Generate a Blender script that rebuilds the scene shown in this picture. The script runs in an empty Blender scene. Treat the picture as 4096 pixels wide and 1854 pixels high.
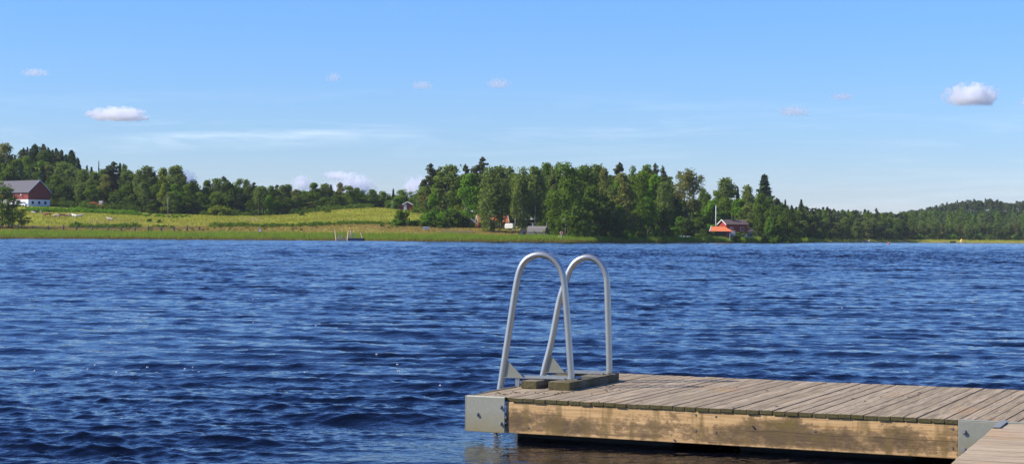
import bpy, math, random
import numpy as np
from mathutils import Vector, Matrix
random.seed(7); rng = np.random.default_rng(11)
S = bpy.context.scene
COL = S.collection
R = math.radians
PI = math.pi

# ---------------------------------------------------------------- camera
F, W, Hh = 7032.0, 4096.0, 1854.0          # focal length and frame in photo pixels
H = 1.42                                   # eye height above the water
ROLL, PITCH = 0.007, 20.0 / F
fw = Vector((0, math.cos(PITCH), math.sin(PITCH)))
rt = Vector((1, 0, ROLL)).normalized()
up = rt.cross(fw).normalized()
rt = fw.cross(up).normalized()
EYE = Vector((0, 0, H))
cd = bpy.data.cameras.new('camera'); cam = bpy.data.objects.new('camera', cd); COL.objects.link(cam)
M3 = Matrix((rt, up, -fw)).transposed()
cam.matrix_world = Matrix.Translation(EYE) @ M3.to_4x4()
cd.sensor_width = 36.0; cd.lens = 36.0 * F / W; cd.clip_start = 0.1; cd.clip_end = 60000
S.camera = cam

def ray(px, py):
    return fw + rt * ((px - W / 2) / F) - up * ((py - Hh / 2) / F)
def at_depth(px, py, Y):
    d = ray(px, py); return EYE + d * (Y / d.y)
def at_height(px, py, z):
    d = ray(px, py); return EYE + d * ((z - H) / d.z)
def horizon(px):
    return 932.5 + .007 * px

# ---------------------------------------------------------------- terrain profile
SHORE = [(-9000, 700), (-2500, 560), (0, 510), (700, 515), (1500, 503), (2280, 495), (2900, 555), (3200, 640), (3400, 800), (3640, 930), (4096, 1000), (6500, 1100), (12000, 1300)]
PROF = {
 -9000: [(-60, -3), (0, -.05), (5, .4), (18, 1.0), (30, 2.6), (70, 6.9), (100, 9.9), (125, 11.5), (200, 16), (260, 21), (350, 27), (1200, 30)],
 0:     [(-60, -3), (0, -.05), (5, .4), (18, 1.0), (30, 2.6), (70, 6.9), (100, 9.9), (125, 11.5), (200, 16), (260, 21), (350, 27), (1200, 30)],
 400:   [(-60, -3), (0, -.05), (5, .4), (18, 1.0), (30, 2.6), (70, 6.6), (100, 9.4), (125, 10.4), (200, 12.5), (260, 15), (350, 17), (1200, 20)],
 700:   [(-60, -3), (0, -.05), (5, .4), (20, 1.1), (32, 3.1), (85, 7.3), (115, 8.8), (150, 9.4), (250, 11), (350, 13), (1200, 16)],
 1000:  [(-60, -3), (0, -.05), (5, .4), (20, 1.2), (35, 4.0), (90, 6.9), (130, 8.6), (170, 9.4), (250, 10), (350, 11), (1200, 12)],
 1500:  [(-60, -3), (0, -.05), (5, .4), (18, 1.2), (27, 4.2), (80, 7.9), (137, 11.4), (160, 11.6), (200, 9.5), (350, 8), (1200, 8)],
 1640:  [(-60, -3), (0, -.05), (5, .4), (16, 1.2), (27, 3.6), (90, 9.5), (115, 10.6), (180, 10.5), (250, 9.5), (350, 9), (1200, 9)],
 1850:  [(-60, -3), (0, -.05), (5, .4), (14, 1.2), (35, 3.4), (75, 6), (120, 10.5), (180, 10.5), (250, 10), (350, 9), (1200, 9)],
 2100:  [(-60, -3), (0, -.05), (4, .5), (10, .9), (20, 1.5), (55, 4.4), (110, 7), (180, 8), (250, 8), (350, 8), (1200, 8)],
 2400:  [(-60, -3), (0, -.05), (4, .5), (10, .9), (30, 2.4), (60, 4), (100, 6), (180, 7), (250, 8), (350, 8), (1200, 8)],
 2800:  [(-60, -3), (0, -.05), (4, .5), (10, .8), (25, 1.7), (55, 3.6), (100, 4.8), (150, 6), (250, 7), (350, 8), (1200, 8)],
 3150:  [(-60, -3), (0, -.05), (4, .5), (10, .8), (20, 1.3), (55, 2.6), (100, 4), (150, 5), (250, 6), (350, 7), (1200, 9)],
 3400:  [(-60, -3), (0, -.05), (4, .4), (10, .7), (20, 1.2), (55, 2.4), (100, 4), (150, 5), (250, 6), (350, 8), (1200, 20)],
 3700:  [(-60, -3), (0, -.05), (4, .3), (10, .6), (30, 1.5), (60, 2.5), (100, 5), (150, 8), (300, 12), (500, 20), (1200, 24)],
 3950:  [(-60, -3), (0, -.05), (4, .3), (10, .6), (30, 1.5), (60, 2.8), (100, 5), (150, 7), (350, 17), (500, 26), (1200, 28)],
 12000: [(-60, -3), (0, -.05), (4, .3), (10, .6), (30, 1.5), (60, 2.8), (100, 5), (150, 7), (350, 17), (500, 26), (1200, 28)],
}
PK = sorted(PROF)
SX = np.array([s[0] for s in SHORE], float); SY = np.array([s[1] for s in SHORE], float)
def shore(px): return np.interp(px, SX, SY)
def smooth_noise(x, y):
    return (np.sin(x * .11 + 1.3 * np.sin(y * .07)) + np.sin(y * .13 + 1.7 * np.sin(x * .05) + 2) + .6 * np.sin(x * .31 + y * .17 + 1)) / 2.6
def ground_arr(px, Y):
    px = np.asarray(px, float); Y = np.asarray(Y, float)
    d = Y - shore(px)
    i = np.clip(np.searchsorted(PK, px) - 1, 0, len(PK) - 2)
    z = np.zeros_like(d)
    for k in range(len(PK) - 1):
        m = i == k
        if not m.any(): continue
        a, b = PROF[PK[k]], PROF[PK[k + 1]]
        za = np.interp(d[m], [p[0] for p in a], [p[1] for p in a]); zb = np.interp(d[m], [p[0] for p in b], [p[1] for p in b])
        t = (px[m] - PK[k]) / (PK[k + 1] - PK[k]); t = np.clip(t, 0, 1); t = t * t * (3 - 2 * t)
        z[m] = za * (1 - t) + zb * t
    X = (px - W / 2) / F * Y
    amp = np.clip(d / 60, 0, 1) * .35
    return z + amp * smooth_noise(X, Y)
def px_of(X, Y): return W / 2 + X / Y * F
def gz(X, Y): return float(ground_arr(np.array([px_of(X, Y)]), np.array([Y]))[0])
def ground(px, Y):
    """point of the ground in the direction of photo column px, Y metres out"""
    X = (px - W / 2) / F * Y
    return Vector((X, Y, gz(X, Y)))
def hit(px, py, lo=480, hi=1300):
    """where the ground is seen at that column and row"""
    Ys = np.arange(lo, hi, 1.0); zs = ground_arr(np.full_like(Ys, px), Ys)
    r = ray(px, py); line = EYE.z + r.z / r.y * Ys
    k = np.argmax(zs >= line)
    Y = float(Ys[k]) if zs[k] >= line[k] else lo + 40
    return ground(px, Y)

# ---------------------------------------------------------------- materials
def nodes(name):
    m = bpy.data.materials.new(name); m.use_nodes = True
    nt = m.node_tree; b = nt.nodes['Principled BSDF']
    return m, nt, b
def L(nt, a, b): nt.links.new(a, b)
def mix(nt, fac, a, b, mode='MIX'):
    n = nt.nodes.new('ShaderNodeMix'); n.data_type = 'RGBA'; n.blend_type = mode
    for s, v in ((0, fac), (6, a), (7, b)):
        if hasattr(v, 'links'): L(nt, v, n.inputs[s])
        else: n.inputs[s].default_value = v if s == 0 else (*v[:3], 1)
    return n.outputs[2]
def math_(nt, op, a, b=None, c=None, clamp=False):
    n = nt.nodes.new('ShaderNodeMath'); n.operation = op; n.use_clamp = clamp
    for s, v in enumerate((a, b, c)):
        if v is None: continue
        if hasattr(v, 'links'): L(nt, v, n.inputs[s])
        else: n.inputs[s].default_value = v
    return n.outputs[0]
def ramp(nt, fac, stops, interp='LINEAR'):
    n = nt.nodes.new('ShaderNodeValToRGB'); cr = n.color_ramp; cr.interpolation = interp
    while len(cr.elements) > 1: cr.elements.remove(cr.elements[-1])
    for k, (p, c) in enumerate(stops):
        e = cr.elements[0] if k == 0 else cr.elements.new(p)
        e.position = p; e.color = (*c, 1) if len(c) == 3 else c
    L(nt, fac, n.inputs[0]); return n.outputs[0]
def coords(nt, kind='Object', scale=(1, 1, 1)):
    t = nt.nodes.new('ShaderNodeTexCoord'); mp = nt.nodes.new('ShaderNodeMapping')
    mp.inputs['Scale'].default_value = scale; L(nt, t.outputs[kind], mp.inputs[0]); return mp.outputs[0]
def noise(nt, vec, scale, detail=4, rough=.55, dist=0):
    n = nt.nodes.new('ShaderNodeTexNoise'); n.inputs['Scale'].default_value = scale; n.inputs['Detail'].default_value = detail
    n.inputs['Roughness'].default_value = rough; n.inputs['Distortion'].default_value = dist
    L(nt, vec, n.inputs['Vector']); return n.outputs[0]
def bump(nt, b, h, strength=.4, dist=.01):
    n = nt.nodes.new('ShaderNodeBump'); n.inputs['Strength'].default_value = strength; n.inputs['Distance'].default_value = dist
    L(nt, h, n.inputs['Height']); L(nt, n.outputs[0], b.inputs['Normal'])
def island(nt):
    return nt.nodes.new('ShaderNodeNewGeometry').outputs['Random Per Island']
def objrand(nt):
    return nt.nodes.new('ShaderNodeObjectInfo').outputs['Random']

def plain(name, c, rough=.6, var=.25, scale=1.5, metal=0, spec=.5):
    """one colour broken up by soft weathering"""
    m, nt, b = nodes(name)
    n = noise(nt, coords(nt), scale, 5)
    L(nt, mix(nt, n, [x * (1 - var) for x in c], [min(1, x * (1 + var)) for x in c]), b.inputs['Base Color'])
    b.inputs['Roughness'].default_value = rough; b.inputs['Metallic'].default_value = metal
    b.inputs['Specular IOR Level'].default_value = spec
    return m

def foliage(name, c1, c2, trans=.42, objvar=.5):
    m, nt, b = nodes(name)
    col = mix(nt, island(nt), c1, c2)
    o = objrand(nt)
    col = mix(nt, math_(nt, 'MULTIPLY', o, objvar), col, [c2[0] * 1.18 + .006, c2[1] * 1.10, c2[2] * .8])
    n = noise(nt, coords(nt, 'Object'), .35, 2)
    v = math_(nt, 'ADD', math_(nt, 'MULTIPLY', n, .7), .65)
    h = nt.nodes.new('ShaderNodeHueSaturation'); L(nt, col, h.inputs['Color']); L(nt, v, h.inputs['Value'])
    nt.nodes.remove(b)
    d = nt.nodes.new('ShaderNodeBsdfDiffuse'); t = nt.nodes.new('ShaderNodeBsdfTranslucent')
    L(nt, h.outputs[0], d.inputs[0])
    L(nt, mix(nt, .5, h.outputs[0], [c2[0] * 1.4, c2[1] * 1.4, c2[2] * .6]), t.inputs[0])
    ms = nt.nodes.new('ShaderNodeMixShader'); ms.inputs[0].default_value = trans
    L(nt, d.outputs[0], ms.inputs[1]); L(nt, t.outputs[0], ms.inputs[2])
    L(nt, ms.outputs[0], nt.nodes['Material Output'].inputs[0])
    return m

M = {}
M['broad'] = foliage('broadleaf_foliage', (.060, .108, .014), (.140, .222, .028))
M['bright'] = foliage('fresh_foliage', (.065, .150, .014), (.145, .285, .028))
M['birch'] = foliage('birch_foliage', (.082, .128, .030), (.175, .235, .062))
M['olive'] = foliage('olive_foliage', (.10, .120, .032), (.20, .215, .06))
M['spruce'] = foliage('spruce_needles', (.028, .056, .026), (.070, .115, .046), .15, .3)
M['pine'] = foliage('pine_needles', (.040, .058, .026), (.095, .115, .048), .15, .3)
M['yellow'] = foliage('yellow_green_foliage', (.11, .15, .016), (.22, .27, .034))
M['dark'] = foliage('dark_foliage', (.042, .078, .014), (.098, .158, .024), .32)
M['young'] = foliage('young_spruce_needles', (.045, .100, .024), (.10, .175, .042), .2, .4)
M['reed'] = foliage('reed_blades', (.165, .25, .028), (.26, .345, .050), .4)
M['straw'] = foliage('dry_grass', (.20, .15, .06), (.30, .22, .10), .3)
M['bark'] = plain('grey_bark', (.085, .07, .055), .9, .4, 2)
M['pinebark'] = plain('pine_bark', (.17, .085, .045), .9, .4, 1)
def birch_bark():
    m, nt, b = nodes('birch_bark')
    n = noise(nt, coords(nt, 'Object', (1, 1, .9)), 1.6, 4)
    L(nt, ramp(nt, n, [(.36, (.05, .045, .04)), (.46, (.46, .44, .40)), (1, (.55, .53, .50))]), b.inputs['Base Color'])
    b.inputs['Roughness'].default_value = .7; return m
M['birchbark'] = birch_bark()

M['red'] = plain('falu_red_paint', (.32, .034, .022), .75, .25, 2)
M['barnred'] = plain('old_barn_red_paint', (.19, .030, .024), .8, .25, 2)
M['white'] = plain('white_paint', (.78, .77, .74), .55, .08, 2)
M['roofgrey'] = plain('grey_roof_sheet', (.070, .062, .066), .6, .15, 1)
M['roofbrown'] = plain('brown_roof_felt', (.11, .075, .062), .8, .2, 1)
def tiles(name, c):
    m, nt, b = nodes(name)
    v = coords(nt)
    w = nt.nodes.new('ShaderNodeTexWave'); w.inputs['Scale'].default_value = 1.6; w.inputs['Distortion'].default_value = .3; L(nt, v, w.inputs['Vector'])
    n = noise(nt, v, 1.2, 6)
    c0 = mix(nt, n, [x * .72 for x in c], [min(1, x * 1.2) for x in c])
    L(nt, mix(nt, math_(nt, 'MULTIPLY', w.outputs[1], .25), c0, [x * .55 for x in c]), b.inputs['Base Color'])
    b.inputs['Roughness'].default_value = .8; return m
M['orange'] = tiles('orange_roof_tiles', (.66, .17, .055))
M['orangeold'] = tiles('old_red_tiles', (.44, .125, .04))
M['glass'] = plain('dark_window_glass', (.02, .024, .03), .08, .2, 3)
M['black'] = plain('black_rubber', (.02, .02, .022), .6, .3, 2)
M['darkwood'] = plain('dark_timber', (.05, .04, .032), .85, .4, 2)
M['greywood'] = plain('silvered_timber', (.24, .215, .19), .85, .3, 2)
M['palewood'] = plain('pale_timber', (.55, .40, .22), .8, .2, 2)
M['shingle'] = plain('grey_shingles', (.16, .145, .13), .9, .25, 3)
M['digger'] = plain('orange_machine_paint', (.62, .10, .022), .45, .15, 1)
M['blue'] = plain('blue_plastic', (.02, .04, .16), .4, .2, 2)
M['paleblue'] = plain('pale_blue_paint', (.40, .50, .60), .6, .1, 2)
M['cream'] = plain('cream_hull_paint', (.74, .62, .40), .45, .1, 2)
M['concrete'] = plain('weathered_concrete', (.34, .32, .29), .9, .25, 2)
M['rock'] = plain('grey_pink_rock', (.36, .30, .26), .9, .4, 1.2)
M['dirt'] = plain('bare_earth', (.25, .16, .10), .95, .3, .6)
M['buoy'] = plain('red_buoy_plastic', (.75, .09, .03), .4, .1, 2)
M['yellowp'] = plain('yellow_fabric', (.75, .52, .08), .6, .1, 2)
M['poletim'] = plain('weathered_pole', (.38, .36, .33), .85, .2, 1)
M['wire'] = plain('cable', (.14, .14, .14), .5, .1, 1)
M['signblue'] = plain('sign_blue', (.05, .10, .36), .5, .1, 2)
M['pink'] = foliage('pink_blossom', (.40, .13, .28), (.55, .24, .42), .3)
M['foamw'] = plain('foam_white', (.75, .74, .70), .7, .1, 4)

# ---- foreground materials
def deck_wood(name, base, pale, brown, mossy=0, along='y'):
    m, nt, b = nodes(name)
    g = coords(nt, 'Object', (30, 1.1, 30) if along == 'y' else (1.1, 30, 30))
    fine = noise(nt, g, 2.2, 8, .7)
    isl = island(nt)
    big = noise(nt, coords(nt, 'Object', (1.2, .8, 1)), 1.3, 5, .6)
    c = mix(nt, isl, [x * .92 for x in base], [(x + y) / 2 for x, y in zip(base, pale)])
    c = mix(nt, ramp(nt, fine, [(.34, (1, 1, 1)), (.56, (0, 0, 0))]), c, [x * .36 for x in base])
    c = mix(nt, ramp(nt, big, [(.56, (0, 0, 0)), (.70, (.55, .55, .55))]), c, brown)
    w2 = noise(nt, coords(nt, 'Object', (26, 2.2, 9) if along == 'y' else (2.2, 26, 9)), 1.6, 3, .5)
    c = mix(nt, ramp(nt, w2, [(.66, (0, 0, 0)), (.74, (.55, .55, .55))]), c, [min(1, x * 1.35) for x in pale])
    if mossy:
        ms = noise(nt, coords(nt, 'Object', (1, 1, 1)), 5, 5, .6)
        c = mix(nt, ramp(nt, ms, [(.40, (0, 0, 0)), (.62, (.8, .8, .8))]), c, (.075, .066, .018))
    L(nt, c, b.inputs['Base Color']); b.inputs['Roughness'].default_value = .85; b.inputs['Specular IOR Level'].default_value = .25
    bump(nt, b, fine, .7, .006); return m
M['deck'] = deck_wood('weathered_deck_wood', (.335, .258, .155), (.49, .39, .26), (.40, .215, .085))
M['gang'] = deck_wood('sunbleached_deck_wood', (.44, .335, .205), (.60, .47, .32), (.45, .245, .10), 0, 'x')
M['endgrain'] = deck_wood('mossy_end_grain', (.10, .085, .04), (.15, .125, .06), (.08, .06, .03), 1)
M['mosstimber'] = deck_wood('mossy_timber', (.21, .175, .115), (.30, .26, .19), (.13, .11, .04), 1)
def fascia():
    m, nt, b = nodes('stained_fascia_board')
    gr = noise(nt, coords(nt, 'Object', (1.2, 20, 38)), 2.0, 8, .7)
    c = mix(nt, ramp(nt, gr, [(.3, (0, 0, 0)), (.7, (1, 1, 1))]), (.36, .210, .080), (.68, .445, .215))
    sep = nt.nodes.new('ShaderNodeSeparateXYZ'); tc = nt.nodes.new('ShaderNodeTexCoord'); L(nt, tc.outputs['Object'], sep.inputs[0])
    patch = noise(nt, coords(nt, 'Object', (1.7, 1, 2.6)), 1.4, 5, .6)
    speck = noise(nt, coords(nt, 'Object', (9, 1, 15)), 2.0, 8, .75)
    low = ramp(nt, math_(nt, 'MULTIPLY_ADD', sep.outputs[2], 4.1, 1.0), [(0, (.02, .02, .02)), (.10, (.13, .13, .13)), (.38, (.16, .16, .16)), (.62, (.07, .07, .07)), (.9, (.0, .0, .0))])   # wet splash zone
    sm = math_(nt, 'ADD', math_(nt, 'MULTIPLY_ADD', patch, .62, low), math_(nt, 'MULTIPLY', speck, .42))
    c = mix(nt, ramp(nt, sm, [(.585, (0, 0, 0)), (.63, (.55, .55, .55)), (.72, (.86, .86, .86))]), c, (.068, .048, .030))
    drip = noise(nt, coords(nt, 'Object', (5.0, 1, .7)), 1.6, 4, .55)
    c = mix(nt, ramp(nt, drip, [(.53, (0, 0, 0)), (.62, (.65, .65, .65))]), c, (.17, .115, .042))
    mo = noise(nt, coords(nt, 'Object', (1.6, 1, 2.4)), 1.5, 6, .65)
    c = mix(nt, ramp(nt, mo, [(.60, (0, 0, 0)), (.70, (.6, .6, .6))]), c, (.17, .125, .035))
    # long drying crack
    wob = noise(nt, coords(nt, 'Object', (1, 0, 0)), 2.5, 4)
    cr = math_(nt, 'ABSOLUTE', math_(nt, 'SUBTRACT', sep.outputs[2], math_(nt, 'MULTIPLY_ADD', wob, .05, -.165)))
    act = ramp(nt, math_(nt, 'MULTIPLY', sep.outputs[0], .36), [(.70, (0, 0, 0)), (.74, (1, 1, 1))])
    crm = math_(nt, 'MULTIPLY', math_(nt, 'LESS_THAN', cr, .0009), act)
    c = mix(nt, crm, c, (.03, .02, .012))
    L(nt, c, b.inputs['Base Color']); b.inputs['Roughness'].default_value = .85; b.inputs['Specular IOR Level'].default_value = .2
    bump(nt, b, gr, .5, .004); return m
M['fascia'] = fascia()
def galv(name, c, dirty=0, metal=.3, r0=.38):
    m, nt, b = nodes(name)
    v = nt.nodes.new('ShaderNodeTexVoronoi'); v.inputs['Scale'].default_value = 60; L(nt, coords(nt), v.inputs['Vector'])
    n = noise(nt, coords(nt), 6, 5)
    k = mix(nt, v.outputs['Color'], [x * .86 for x in c], c)
    k = mix(nt, math_(nt, 'MULTIPLY', n, .4), k, [x * .62 for x in c])
    if dirty:
        sep = nt.nodes.new('ShaderNodeSeparateXYZ'); tc = nt.nodes.new('ShaderNodeTexCoord'); L(nt, tc.outputs['Object'], sep.inputs[0])
        d = math_(nt, 'MULTIPLY', ramp(nt, math_(nt, 'MULTIPLY_ADD', sep.outputs[2], 4, 1), [(.02, (1, 1, 1)), (.62, (0, 0, 0))]), math_(nt, 'MULTIPLY_ADD', n, .9, .25))
        k = mix(nt, d, k, (.27, .20, .075))
    L(nt, k, b.inputs['Base Color']); b.inputs['Metallic'].default_value = metal
    L(nt, math_(nt, 'MULTIPLY_ADD', n, .25, r0), b.inputs['Roughness']); return m
M['galv'] = galv('galvanised_tube', (.50, .50, .455), 0, .75, .24)
M['plate'] = galv('galvanised_plate', (.345, .34, .26), 1, .35, .36)
M['bolt'] = galv('bolt_steel', (.30, .29, .28))

def water():
    m, nt, b = nodes('lake_water')
    b.inputs['Base Color'].default_value = (.0018, .0028, .006, 1)
    b.inputs['IOR'].default_value = 1.333; b.inputs['Roughness'].default_value = .045
    tc = nt.nodes.new('ShaderNodeTexCoord')
    n0 = noise(nt, coords(nt, 'Object', (.55, 1, 1)), 2.4, 3, .55, .5)
    n1 = noise(nt, coords(nt, 'Object', (.7, 1, 1)), 7.0, 3, .55, .4)
    n2 = noise(nt, tc.outputs['Object'], 19.0, 2, .5, .3)
    h = math_(nt, 'ADD', math_(nt, 'ADD', math_(nt, 'MULTIPLY', n1, .65), math_(nt, 'MULTIPLY', n2, .28)), math_(nt, 'MULTIPLY', n0, .7))
    bump(nt, b, h, .5, .040)
    return m
M['water'] = water()

def terrain_mat():
    m, nt, b = nodes('meadow_ground')
    at = nt.nodes.new('ShaderNodeVertexColor'); at.layer_name = 'cover'
    sep = nt.nodes.new('ShaderNodeSeparateColor'); L(nt, at.outputs[0], sep.inputs[0])
    pos = nt.nodes.new('ShaderNodeTexCoord').outputs['Object']
    st = coords(nt, 'Object', (.25, 1, 1))
    n1 = noise(nt, st, .16, 6, .62); n2 = noise(nt, pos, .9, 5, .7); n3 = noise(nt, st, .06, 3)
    g = mix(nt, n2, (.21, .245, .028), (.36, .36, .054))
    g = mix(nt, ramp(nt, n1, [(.50, (0, 0, 0)), (.70, (.75, .75, .75))]), g, (.11, .16, .026))
    g = mix(nt, ramp(nt, n3, [(.5, (0, 0, 0)), (.66, (.6, .6, .6))]), g, (.31, .285, .06))
    sorrel = mix(nt, n2, (.21, .15, .065), (.36, .235, .12))
    g = mix(nt, math_(nt, 'MULTIPLY', sep.outputs[0], ramp(nt, n1, [(.36, (.25, .25, .25)), (.6, (1, 1, 1))])), g, sorrel)
    sand = mix(nt, n2, (.24, .18, .10), (.46, .36, .22))
    g = mix(nt, sep.outputs[1], g, sand)
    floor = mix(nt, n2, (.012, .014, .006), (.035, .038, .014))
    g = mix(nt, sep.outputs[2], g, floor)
    L(nt, g, b.inputs['Base Color']); b.inputs['Roughness'].default_value = 1; b.inputs['Specular IOR Level'].default_value = 0
    bump(nt, b, n2, 1, .6); return m
M['ground'] = terrain_mat()

# ---------------------------------------------------------------- mesh helpers
class MB:
    def __init__(s): s.v, s.f, s.mi, s.mats = [], [], [], []
    def add(s, verts, faces, mat):
        if mat not in s.mats: s.mats.append(mat)
        k = len(s.v); s.v += [tuple(v) for v in verts]; s.f += [tuple(i + k for i in f) for f in faces]; s.mi += [s.mats.index(mat)] * len(faces); return s
    def box(s, x0, x1, y0, y1, z0, z1, mat, ends=None):
        v = [(x, y, z) for z in (z0, z1) for y in (y0, y1) for x in (x0, x1)]
        f = [(0, 2, 3, 1), (4, 5, 7, 6), (0, 1, 5, 4), (2, 6, 7, 3), (0, 4, 6, 2), (1, 3, 7, 5)]
        s.add(v, f, mat)
        if ends:
            if ends not in s.mats: s.mats.append(ends)
            s.mi[-4] = s.mats.index(ends); s.mi[-3] = s.mats.index(ends)
        return s
    def prism(s, poly, axis, a, b, mat):
        """poly in the two other axes, extruded along axis from a to b"""
        def mk(p, t): return {'x': (t, p[0], p[1]), 'y': (p[0], t, p[1]), 'z': (p[0], p[1], t)}[axis]
        n = len(poly); v = [mk(p, a) for p in poly] + [mk(p, b) for p in poly]
        f = [tuple(range(n))[::-1], tuple(range(n, 2 * n))] + [(i, (i + 1) % n, n + (i + 1) % n, n + i) for i in range(n)]
        return s.add(v, f, mat)
    def tube(s, pts, r, mat, n=8, r1=None, caps=True):
        pts = [Vector(p) for p in pts]; m = len(pts); V = []; Fc = []
        ref = None
        for i, p in enumerate(pts):
            t = (pts[min(i + 1, m - 1)] - pts[max(i - 1, 0)]).normalized()
            if ref is None: ref = t.orthogonal().normalized()
            ref = (ref - t * ref.dot(t)).normalized(); q = t.cross(ref)
            rr = r if r1 is None else r + (r1 - r) * i / max(1, m - 1)
            for k in range(n):
                a = 2 * PI * k / n; V.append(p + ref * (rr * math.cos(a)) + q * (rr * math.sin(a)))
        for i in range(m - 1):
            for k in range(n): Fc.append((i * n + k, i * n + (k + 1) % n, (i + 1) * n + (k + 1) % n, (i + 1) * n + k))
        if caps: Fc += [tuple(range(n))[::-1], tuple(range((m - 1) * n, m * n))]
        return s.add(V, Fc, mat)
    def lathe(s, prof, mat, n=12, c=(0, 0, 0)):
        V = [(c[0] + r * math.cos(2 * PI * k / n), c[1] + r * math.sin(2 * PI * k / n), c[2] + z) for r, z in prof for k in range(n)]
        m = len(prof); Fc = [(i * n + k, i * n + (k + 1) % n, (i + 1) * n + (k + 1) % n, (i + 1) * n + k) for i in range(m - 1) for k in range(n)]
        Fc += [tuple(range(n))[::-1], tuple(range((m - 1) * n, m * n))]
        return s.add(V, Fc, mat)
    def build(s, name, parent=None, loc=None, rz=0, smooth=False, bevel=0):
        me = bpy.data.meshes.new(name); me.from_pydata(s.v, [], s.f)
        for k in s.mats: me.materials.append(k)
        me.polygons.foreach_set('material_index', s.mi)
        if smooth: me.polygons.foreach_set('use_smooth', [True] * len(s.f))
        me.update()
        o = bpy.data.objects.new(name, me); COL.objects.link(o)
        if parent is not None: o.parent = parent
        if loc is not None: o.location = loc
        o.rotation_euler = (0, 0, rz)
        if bevel:
            b = o.modifiers.new('edge', 'BEVEL'); b.width = bevel; b.segments = 2; b.limit_method = 'ANGLE'
        return o

def tag(o, label=None, cat=None, group=None, kind=None):
    if label: o['label'] = label
    if cat: o['category'] = cat
    if group: o['group'] = group
    if kind: o['kind'] = kind
    return o
def thing(name, label, cat, loc=(0, 0, 0), rz=0, group=None):
    o = bpy.data.objects.new(name, None); COL.objects.link(o); o.location = loc; o.rotation_euler = (0, 0, rz)
    o.empty_display_size = .3
    return tag(o, label, cat, group)
def children(o): return [c for c in KIDS.get(o.name, [])]
KIDS = {}
def copy_tree(o, parent=None):
    c = o.copy(); COL.objects.link(c)
    if parent is not None: c.parent = parent
    for ch in list(o.children): copy_tree(ch, c)
    return c
def raw_mesh(name, V, Fq, mats, smooth=False):
    """numpy verts (n,3) and faces (m,4) or (m,3)"""
    me = bpy.data.meshes.new(name); n = len(V); m, k = Fq.shape
    me.vertices.add(n); me.vertices.foreach_set('co', np.ascontiguousarray(V, np.float32).ravel())
    me.loops.add(m * k); me.loops.foreach_set('vertex_index', np.ascontiguousarray(Fq, np.int32).ravel())
    me.polygons.add(m); me.polygons.foreach_set('loop_start', np.arange(0, m * k, k, dtype=np.int32))
    if smooth: me.polygons.foreach_set('use_smooth', np.ones(m, bool))
    me.update(calc_edges=True)
    for x in mats: me.materials.append(x)
    return me
def leaf_mesh(C, size, droop=0.0, aspect=1.0, seed=0, flat=0.0, out=None, loose=.75):
    """one small tilted diamond per point"""
    g = np.random.default_rng(seed); n = len(C)
    if out is not None:                       # leaves turn their faces outwards from their clump
        nn = out + g.normal(size=(n, 3)) * loose; nn /= np.linalg.norm(nn, axis=1)[:, None] + 1e-9
        a = np.cross(nn, g.normal(size=(n, 3))); a /= np.linalg.norm(a, axis=1)[:, None] + 1e-9; b = np.cross(nn, a)
        s = size * g.uniform(.6, 1.35, n)[:, None]
        V = np.stack([C - a * s * aspect, C + b * s * .55, C + a * s * aspect, C - b * s * .55], 1).reshape(-1, 3)
        return V, np.arange(4 * n).reshape(n, 4)
    a = g.normal(size=(n, 3)); a[:, 2] = a[:, 2] * (1 - flat) ; a /= np.linalg.norm(a, axis=1)[:, None]
    if droop: a = a * (1 - droop) + np.array([0, 0, -1.0]) * droop; a /= np.linalg.norm(a, axis=1)[:, None]
    b = np.cross(a, g.normal(size=(n, 3))); b /= np.linalg.norm(b, axis=1)[:, None] + 1e-9
    s = size * g.uniform(.6, 1.35, n)[:, None]
    V = np.stack([C - a * s * aspect, C + b * s * .55, C + a * s * aspect, C - b * s * .55], 1).reshape(-1, 3)
    return V, np.arange(4 * n).reshape(n, 4)
DZ = .30
A0 = at_height(1870, 1581, DZ); A1 = at_height(3834, 1677, DZ)
u = (A1 - A0).normalized(); DANG = math.atan2(u.y, u.x)
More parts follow.
